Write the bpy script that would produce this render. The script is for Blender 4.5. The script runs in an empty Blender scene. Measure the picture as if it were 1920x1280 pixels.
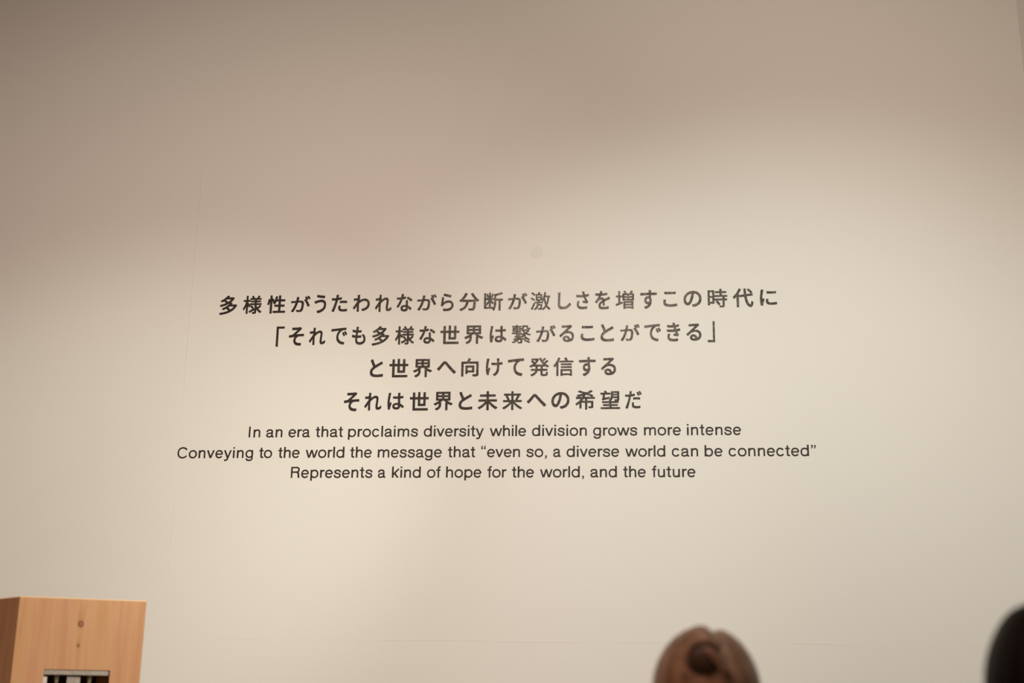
import bpy, bmesh, math, random
from mathutils import Vector, Matrix

# ------------------------------------------------------------------ scene, camera, world, lights
S = bpy.context.scene
COL = S.collection
PITCH, YAW, ROLL = math.radians(15.5265), math.radians(5.57578), math.radians(0.8124)
CAM = Vector((0.0, 0.0, 1.5))
WALL_Y = 5.8          # the lettered wall
CORNER_X = 1.872      # inside corner with the right wall

cy, sy, cp, sp = math.cos(YAW), math.sin(YAW), math.cos(PITCH), math.sin(PITCH)
FWD = Vector((-sy * cp, cy * cp, sp))
R0 = Vector((cy, sy, 0.0)); U0 = R0.cross(FWD)
RIGHT = math.cos(ROLL) * R0 + math.sin(ROLL) * U0
UP = -math.sin(ROLL) * R0 + math.cos(ROLL) * U0
cam_d = bpy.data.cameras.new('camera'); cam = bpy.data.objects.new('camera', cam_d); COL.objects.link(cam)
m = Matrix.Identity(4)
for i in range(3):
    m[i][0] = RIGHT[i]; m[i][1] = UP[i]; m[i][2] = -FWD[i]; m[i][3] = CAM[i]
cam.matrix_world = m
cam_d.sensor_width = 36.0
cam_d.lens = 36.0 * 2420.0 / 1920.0
cam_d.clip_start = 0.05
cam_d.dof.use_dof = True
cam_d.dof.focus_distance = 6.04
cam_d.dof.aperture_fstop = cam_d.lens / 1000.0 / 0.021
S.camera = cam

w = bpy.data.worlds.new('world'); S.world = w; w.use_nodes = True
w.node_tree.nodes['Background'].inputs[0].default_value = (1.0, 0.90, 0.80, 1)
w.node_tree.nodes['Background'].inputs[1].default_value = 0.02

def spot(loc, target, power, angle, color, radius=0.12, blend=1.0):
    l = bpy.data.lights.new('spot_light', 'SPOT'); l.energy = power; l.color = color
    l.spot_size = math.radians(angle); l.spot_blend = blend; l.shadow_soft_size = radius
    o = bpy.data.objects.new('spot_light', l); COL.objects.link(o); o.location = loc
    o.rotation_euler = (Vector(target) - Vector(loc)).to_track_quat('-Z', 'Y').to_euler()
    return o
def area(loc, target, power, size, color):
    l = bpy.data.lights.new('ambient_fill_light', 'AREA'); l.energy = power; l.color = color
    l.shape = 'RECTANGLE'; l.size, l.size_y = size
    o = bpy.data.objects.new('ambient_fill_light', l); COL.objects.link(o); o.location = loc
    o.rotation_euler = (Vector(target) - Vector(loc)).to_track_quat('-Z', 'Y').to_euler()
    return o
WARM = (1.0, 0.845, 0.66)
#LIGHTS
# four track spots on the right half of the ceiling wash the lettered wall, an added unseen area light gives warm ambient fill
#VALS
P0=403.7;K0=(1.000,0.832,0.738)
P1=638.6;K1=(0.941,1.000,0.898)
P2=366.4;K2=(0.945,1.000,0.957)
P3=492.0;K3=(1.000,0.809,0.688)
P4=112.0;K4=(1.0,0.54,0.40)
spot((0.152, 0.961, 4.9), (-3.161, WALL_Y, 1.589), 1.0*P0, 78.0, K0, 0.10)
spot((1.618, 1.829, 4.9), (-2.664, WALL_Y, 2.085), 1.0*P1, 30.4, K1, 0.10)
spot((0.254, 2.649, 4.9), (0.845, WALL_Y, 0.331), 1.0*P2, 94.3, K2, 0.10)
spot((1.618, 1.028, 4.9), (-0.385, WALL_Y, 3.198), 1.0*P3, 101.9, K3, 0.10)
area((-2.4, -1.0, 5.5), (-2.4, -1.0, 0), 1.0*P4, (3.0, 3.0), K4)
#ENDLIGHTS
S.view_settings.view_transform = 'Standard'
S.view_settings.look = 'None'
S.view_settings.gamma = 1.0
S.view_settings.use_curve_mapping = False
S.view_settings.exposure = 0.0

# ------------------------------------------------------------------ helpers
def tag(o, label=None, cat=None, group=None, kind=None):
    if label: o['label'] = label
    if cat: o['category'] = cat
    if group: o['group'] = group
    if kind: o['kind'] = kind
    return o
def empty(name, loc=(0, 0, 0), rz=0.0, parent=None):
    o = bpy.data.objects.new(name, None); COL.objects.link(o); o.empty_display_size = 0.1
    o.location = loc; o.rotation_euler = (0, 0, rz)
    if parent: o.parent = parent
    return o
def link(name, me, mat=None, parent=None, smooth=False):
    o = bpy.data.objects.new(name, me); COL.objects.link(o)
    if mat and not me.materials: me.materials.append(mat)
    if parent: o.parent = parent
    if smooth: me.polygons.foreach_set('use_smooth', [True] * len(me.polygons))
    return o
def from_bm(name, bm, mat, parent=None, smooth=False):
    me = bpy.data.meshes.new(name); bm.normal_update(); bm.to_mesh(me); bm.free()
    return link(name, me, mat, parent, smooth)
def box(bm, x0, x1, y0, y1, z0, z1, bev=0.0):
    r = bmesh.ops.create_cube(bm, size=1.0)
    for v in r['verts']:
        v.co = Vector(((x0 + x1) / 2 + v.co.x * (x1 - x0), (y0 + y1) / 2 + v.co.y * (y1 - y0), (z0 + z1) / 2 + v.co.z * (z1 - z0)))
    if bev:
        bmesh.ops.bevel(bm, geom=list({e for v in r['verts'] for e in v.link_edges}), offset=bev, segments=2, affect='EDGES')
def cyl(bm, x, y, z0, z1, r, n=20):
    q = bmesh.ops.create_cone(bm, cap_ends=True, segments=n, radius1=r, radius2=r, depth=z1 - z0)
    for v in q['verts']: v.co += Vector((x, y, (z0 + z1) / 2))
def mat(name, col, rough=0.6, metal=0.0, spec=0.5):
    m = bpy.data.materials.new(name); m.use_nodes = True
    b = m.node_tree.nodes['Principled BSDF']
    b.inputs['Base Color'].default_value = (*col, 1); b.inputs['Roughness'].default_value = rough
    b.inputs['Metallic'].default_value = metal; b.inputs['Specular IOR Level'].default_value = spec
    return m
class NT:
    def __init__(s, m): s.t = m.node_tree; s.b = s.t.nodes['Principled BSDF']
    def n(s, ty, **k):
        o = s.t.nodes.new(ty)
        for a, v in k.items(): setattr(o, a, v)
        return o
    def l(s, a, b): s.t.links.new(a, b)
    def math(s, op, a, b=None, c=None, clamp=False):
        o = s.n('ShaderNodeMath', operation=op, use_clamp=clamp)
        for i, v in enumerate((a, b, c)):
            if v is None: continue
            if isinstance(v, (int, float)): o.inputs[i].default_value = v
            else: s.l(v, o.inputs[i])
        return o.outputs[0]
    def noise(s, vec, scale, detail=3, rough=0.5, dist=0.0):
        o = s.n('ShaderNodeTexNoise'); o.inputs['Scale'].default_value = scale; o.inputs['Detail'].default_value = detail
        o.inputs['Roughness'].default_value = rough; o.inputs['Distortion'].default_value = dist
        if vec is not None: s.l(vec, o.inputs['Vector'])
        return o.outputs['Fac']
    def mapping(s, vec, scale=(1, 1, 1), loc=(0, 0, 0)):
        o = s.n('ShaderNodeMapping'); o.inputs['Scale'].default_value = scale; o.inputs['Location'].default_value = loc
        s.l(vec, o.inputs['Vector']); return o.outputs[0]
    def ramp(s, fac, stops):
        o = s.n('ShaderNodeValToRGB'); e = o.color_ramp.elements
        while len(e) < len(stops): e.new(0.5)
        for q, (p, c) in zip(e, stops): q.position = p; q.color = (*c, 1)
        s.l(fac, o.inputs[0]); return o.outputs[0]
    def mix(s, fac, a, b, mode='MIX'):
        o = s.n('ShaderNodeMix', data_type='RGBA', blend_type=mode)
        for i, v in ((0, fac), (6, a), (7, b)):
            if isinstance(v, (int, float)): o.inputs[i].default_value = v
            elif isinstance(v, tuple): o.inputs[i].default_value = (*v, 1)
            else: s.l(v, o.inputs[i])
        return o.outputs[2]
    def bump(s, h, strength, dist):
        o = s.n('ShaderNodeBump'); o.inputs['Strength'].default_value = strength; o.inputs['Distance'].default_value = dist
        s.l(h, o.inputs['Height']); s.l(o.outputs[0], s.b.inputs['Normal'])

# ------------------------------------------------------------------ materials
# painted wall: off-white paint, fine roller texture, taped board joints that barely show
M_wall = mat('wall_paint', (0.80, 0.765, 0.70), 0.75, 0, 0.25); t = NT(M_wall)
pos = t.n('ShaderNodeNewGeometry').outputs['Position']
sep = t.n('ShaderNodeSeparateXYZ'); t.l(pos, sep.inputs[0]); px, py_, pz = sep.outputs
cl = t.noise(pos, 1.3, 4, 0.6)
col = t.mix(t.math('MULTIPLY', cl, 0.25), (0.757, 0.757, 0.692), (0.775, 0.767, 0.70))
def joint(coord, at, wob, width):
    wv = t.math('MULTIPLY', t.math('SUBTRACT', t.noise(pos, wob, 2), 0.5), 0.012)
    d = t.math('ABSOLUTE', t.math('ADD', t.math('SUBTRACT', coord, at), wv))
    return t.math('SUBTRACT', 1.0, t.math('SMOOTH_MIN', t.math('DIVIDE', d, width), 1.0, 0.2), clamp=True)
jh = joint(pz, 1.752, 2.2, 0.006); jv = joint(px, -2.127, 1.5, 0.005)
patchy = t.ramp(t.noise(pos, 1.7, 3), [(0.42, (0.1, 0.1, 0.1)), (0.6, (1, 1, 1))])
js = t.math('MULTIPLY', t.math('MAXIMUM', jh, jv), patchy)
fine = t.noise(pos, 260, 2)
h = t.math('ADD', t.math('MULTIPLY', js, 1.0), t.math('MULTIPLY', fine, 0.10))
t.bump(h, 0.35, 0.0012)
col = t.mix(t.math('MULTIPLY', js, 0.10), col, (0.55, 0.50, 0.43))
t.l(col, t.b.inputs['Base Color'])

M_patch = mat('filler_patch_paint', (0.72, 0.725, 0.655), 0.8, 0, 0.2)
M_ceil = mat('ceiling_paint', (0.22, 0.20, 0.18), 0.9)
M_grey = mat('brown_grey_wall_paint', (0.30, 0.24, 0.20), 0.85)
M_floor = mat('polished_concrete', (0.30, 0.28, 0.26), 0.45); t = NT(M_floor)
gp = t.n('ShaderNodeNewGeometry').outputs['Position']
t.l(t.ramp(t.noise(gp, 1.8, 6, 0.6), [(0.3, (0.16, 0.13, 0.11)), (0.7, (0.22, 0.19, 0.16))]), t.b.inputs['Base Color'])

# cut vinyl lettering: near-black brown, turning grey with fine pale lines around the upper right of the Japanese text
def vinyl(name, mottled):
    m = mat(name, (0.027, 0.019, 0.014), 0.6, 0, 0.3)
    if not mottled: return m
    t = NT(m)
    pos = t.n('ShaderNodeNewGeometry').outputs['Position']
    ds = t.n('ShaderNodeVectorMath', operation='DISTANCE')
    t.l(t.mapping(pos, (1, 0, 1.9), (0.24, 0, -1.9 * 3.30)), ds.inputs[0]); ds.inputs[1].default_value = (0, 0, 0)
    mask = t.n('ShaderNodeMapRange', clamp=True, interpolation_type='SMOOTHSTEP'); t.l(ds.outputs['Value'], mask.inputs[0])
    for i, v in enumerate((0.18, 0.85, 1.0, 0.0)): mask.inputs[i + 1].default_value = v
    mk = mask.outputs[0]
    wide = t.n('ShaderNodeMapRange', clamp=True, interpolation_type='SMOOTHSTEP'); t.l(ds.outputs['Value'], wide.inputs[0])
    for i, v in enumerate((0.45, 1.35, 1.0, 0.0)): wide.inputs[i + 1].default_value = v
    def cell_lines(scale, thr):
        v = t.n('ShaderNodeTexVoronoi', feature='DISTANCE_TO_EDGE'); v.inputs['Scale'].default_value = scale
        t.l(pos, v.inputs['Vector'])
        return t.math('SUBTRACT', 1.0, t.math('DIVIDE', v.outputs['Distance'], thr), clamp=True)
    c1 = cell_lines(150, 0.16); c2 = cell_lines(24, 0.035)
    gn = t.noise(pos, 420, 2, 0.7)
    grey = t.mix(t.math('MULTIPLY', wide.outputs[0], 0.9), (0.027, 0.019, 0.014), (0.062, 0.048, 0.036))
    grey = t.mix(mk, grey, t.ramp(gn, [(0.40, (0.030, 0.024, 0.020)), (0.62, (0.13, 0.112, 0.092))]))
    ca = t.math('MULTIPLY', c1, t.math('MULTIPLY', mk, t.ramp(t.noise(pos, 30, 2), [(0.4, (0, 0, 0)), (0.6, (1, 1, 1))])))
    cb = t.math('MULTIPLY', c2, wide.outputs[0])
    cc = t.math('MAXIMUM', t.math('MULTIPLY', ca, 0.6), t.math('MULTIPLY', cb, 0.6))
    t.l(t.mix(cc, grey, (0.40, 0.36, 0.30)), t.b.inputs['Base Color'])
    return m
M_vj = vinyl('mottled_black_vinyl', True)
M_ve = vinyl('black_vinyl', False)

# cedar
def wood(name, knots):
    m = mat(name, (0.6, 0.36, 0.18), 0.5, 0, 0.35); t = NT(m)
    p = t.n('ShaderNodeTexCoord').outputs['Object']
    wob = t.noise(t.mapping(p, (3, 3, 1.1)), 2.0, 2)
    ms = t.n('ShaderNodeVectorMath', operation='ADD'); t.l(t.mapping(p, (1, 1, 0.045)), ms.inputs[0])
    cmb = t.n('ShaderNodeCombineXYZ'); t.l(t.math('MULTIPLY', wob, 0.05), cmb.inputs[0]); t.l(cmb.outputs[0], ms.inputs[1])
    v = ms.outputs[0]
    broad = t.noise(v, 16, 2); fine = t.noise(v, 95, 3, 0.6); hair = t.noise(v, 300, 2, 0.6)
    c = t.ramp(broad, [(0.32, (0.66, 0.375, 0.20)), (0.46, (0.71, 0.44, 0.235)), (0.56, (0.70, 0.455, 0.215)), (0.68, (0.655, 0.36, 0.195))])
    c = t.mix(t.math('MULTIPLY', t.ramp(fine, [(0.5, (0, 0, 0)), (0.72, (1, 1, 1))]), 0.5), c, (0.56, 0.28, 0.13))
    c = t.mix(t.math('MULTIPLY', t.ramp(fine, [(0.28, (1, 1, 1)), (0.46, (0, 0, 0))]), 0.4), c, (0.72, 0.46, 0.25))
    c = t.mix(t.math('MULTIPLY', hair, 0.22), c, (0.42, 0.20, 0.09))
    for (kx, kz, kr) in knots:
        d = t.n('ShaderNodeVectorMath', operation='LENGTH')
        t.l(t.mapping(p, (1 / kr, 0, 0.8 / kr), (-kx / kr, 0, -0.8 * kz / kr)), d.inputs[0])
        dd = t.math('ADD', d.outputs['Value'], t.math('MULTIPLY', t.math('SUBTRACT', t.noise(p, 160, 2), 0.5), 0.9))
        ring = t.ramp(t.math('DIVIDE', dd, 3.0), [(0.08, (0.55, 0.55, 0.55)), (0.16, (0.35, 0.35, 0.35)), (0.24, (0.95, 0.95, 0.95)), (0.36, (0.8, 0.8, 0.8)), (0.5, (0, 0, 0))])
        c = t.mix(ring, c, (0.055, 0.018, 0.008))
        halo = t.n('ShaderNodeVectorMath', operation='LENGTH')
        t.l(t.mapping(p, (0.45 / kr, 0, 0.11 / kr), (-0.45 * kx / kr, 0, -0.11 * (kz + kr * 2) / kr)), halo.inputs[0])
        hm = t.math('MULTIPLY', t.math('SUBTRACT', 1.0, halo.outputs['Value'], clamp=True), t.math('MULTIPLY', fine, 0.9))
        c = t.mix(hm, c, (0.50, 0.22, 0.10))
    t.l(c, t.b.inputs['Base Color'])
    t.bump(t.math('ADD', fine, hair), 0.15, 0.0006)
    return m
M_wood = wood('cedar', [(0.193, 1.719, 0.0070), (0.1915, 1.651, 0.0038)])
M_arris = mat('lit_cedar_edge', (0.86, 0.62, 0.36), 0.5)  # light on the top edge painted in as a paler cedar
M_steel = mat('galvanised_steel', (0.46, 0.47, 0.42), 0.55, 0.35); t = NT(M_steel)
p = t.n('ShaderNodeTexCoord').outputs['Object']
vo = t.n('ShaderNodeTexVoronoi'); vo.inputs['Scale'].default_value = 90; t.l(p, vo.inputs['Vector'])
t.l(t.mix(t.n('ShaderNodeRGBToBW').outputs[0], (0.40, 0.41, 0.34), (0.54, 0.53, 0.45)), t.b.inputs['Base Color'])
t.l(vo.outputs['Color'], [n for n in t.t.nodes if n.bl_idname == 'ShaderNodeRGBToBW'][0].inputs[0])
M_bolt = mat('zinc_bolt', (0.52, 0.48, 0.32), 0.4, 0.6)
M_white = mat('white_strip', (0.78, 0.75, 0.68), 0.6)
M_dark = mat('dark_recess_back', (0.05, 0.04, 0.03), 0.8)

def hairmat(name, dark, mid, light, scale=(60, 60, 4)):
    m = mat(name, mid, 0.42, 0, 0.4); t = NT(m)
    p = t.n('ShaderNodeTexCoord').outputs['Object']
    n1 = t.noise(t.mapping(p, scale), 1.0, 4, 0.6, 0.6); n2 = t.noise(p, 14, 2)
    f = t.math('ADD', t.math('MULTIPLY', n1, 0.6), t.math('MULTIPLY', n2, 0.4))
    t.l(t.ramp(f, [(0.36, dark), (0.5, mid), (0.66, light)]), t.b.inputs['Base Color'])
    t.bump(n1, 0.5, 0.002)
    return m
M_hair1 = hairmat('chestnut_hair', (0.20, 0.115, 0.065), (0.40, 0.27, 0.17), (0.62, 0.45, 0.31))
M_hair1d = hairmat('shaded_hollow_hair', (0.06, 0.042, 0.030), (0.10, 0.070, 0.050), (0.15, 0.11, 0.08))  # hair darkened for the shade in the hollow of the twist
M_hair2 = hairmat('black_hair', (0.004, 0.004, 0.003), (0.007, 0.006, 0.005), (0.012, 0.010, 0.008))
M_hair2.node_tree.nodes['Principled BSDF'].inputs['Roughness'].default_value = 0.6
M_hair2.node_tree.nodes['Principled BSDF'].inputs['Specular IOR Level'].default_value = 0.2
M_skin = mat('skin', (0.60, 0.38, 0.27), 0.5); M_skin.node_tree.nodes['Principled BSDF'].inputs['Subsurface Weight'].default_value = 0.08
M_eye = mat('eye_white', (0.8, 0.78, 0.74), 0.2); M_iris = mat('dark_iris', (0.03, 0.015, 0.01), 0.2)
M_lip = mat('lips', (0.45, 0.18, 0.15), 0.45)
M_shirt1 = mat('beige_knit', (0.45, 0.36, 0.27), 0.9); M_shirt2 = mat('black_jacket', (0.02, 0.02, 0.022), 0.8)
M_trou = mat('dark_trousers', (0.03, 0.03, 0.04), 0.85); M_shoe = mat('dark_shoe', (0.02, 0.018, 0.016), 0.5)

# ------------------------------------------------------------------ the setting
def slab(name, x0, x1, y0, y1, z0, z1, m):
    bm = bmesh.new(); box(bm, x0, x1, y0, y1, z0, z1)
    return tag(from_bm(name, bm, m), kind='structure')
RX0, RX1, RY0, RY1, RH = -6.0, CORNER_X, -4.0, WALL_Y, 5.6
slab('floor', RX0 - .2, RX1 + 11.2, RY0 - .2, RY1 + .2, -0.1, 0.0, M_floor)
slab('ceiling', RX0 - .2, RX1 + 11.2, RY0 - .2, RY1 + .2, RH, RH + 0.1, M_ceil)
wb = slab('wall_back', RX0 - .2, RX1 + .2, RY1, RY1 + 0.2, 0.0, RH, M_wall)
SPL = 1.1            # right wall splayed outwards from the corner so it catches more light
xe = RX1 + SPL * (RY1 - RY0)
bm = bmesh.new()
q = [(RX1, RY1), (xe, RY0), (xe + .2, RY0), (RX1 + .2, RY1)]
vb = [bm.verts.new((x, y, 0)) for x, y in q]; vt = [bm.verts.new((x, y, RH)) for x, y in q]
bm.faces.new(vt); bm.faces.new(vb[::-1])
for i in range(4): bm.faces.new((vb[i], vb[(i + 1) % 4], vt[(i + 1) % 4], vt[i]))
bmesh.ops.recalc_face_normals(bm, faces=bm.faces)
tag(from_bm('wall_right', bm, M_wall), kind='structure')
slab('wall_left', RX0 - 0.2, RX0, RY0, RY1, 0.0, RH, M_grey)
slab('wall_front', RX0 - .2, RX1 + 11.2, RY0 - 0.2, RY0, 0.0, RH, M_grey)
bm = bmesh.new(); r = bmesh.ops.create_circle(bm, cap_ends=True, segments=48, radius=0.030)
f = list(bm.faces); e = bmesh.ops.extrude_face_region(bm, geom=f)
for v in [q for q in e['geom'] if isinstance(q, bmesh.types.BMVert)]: v.co.z += 0.0012
bmesh.ops.rotate(bm, verts=bm.verts, cent=(0, 0, 0), matrix=Matrix.Rotation(math.radians(90), 3, 'X'))
bmesh.ops.recalc_face_normals(bm, faces=bm.faces)
pt = from_bm('filler_patch', bm, M_patch, wb); pt.location = (-0.452, WALL_Y, 3.561)
pt['label'] = 'small round filler patch, slightly darker than the wall'

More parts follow.
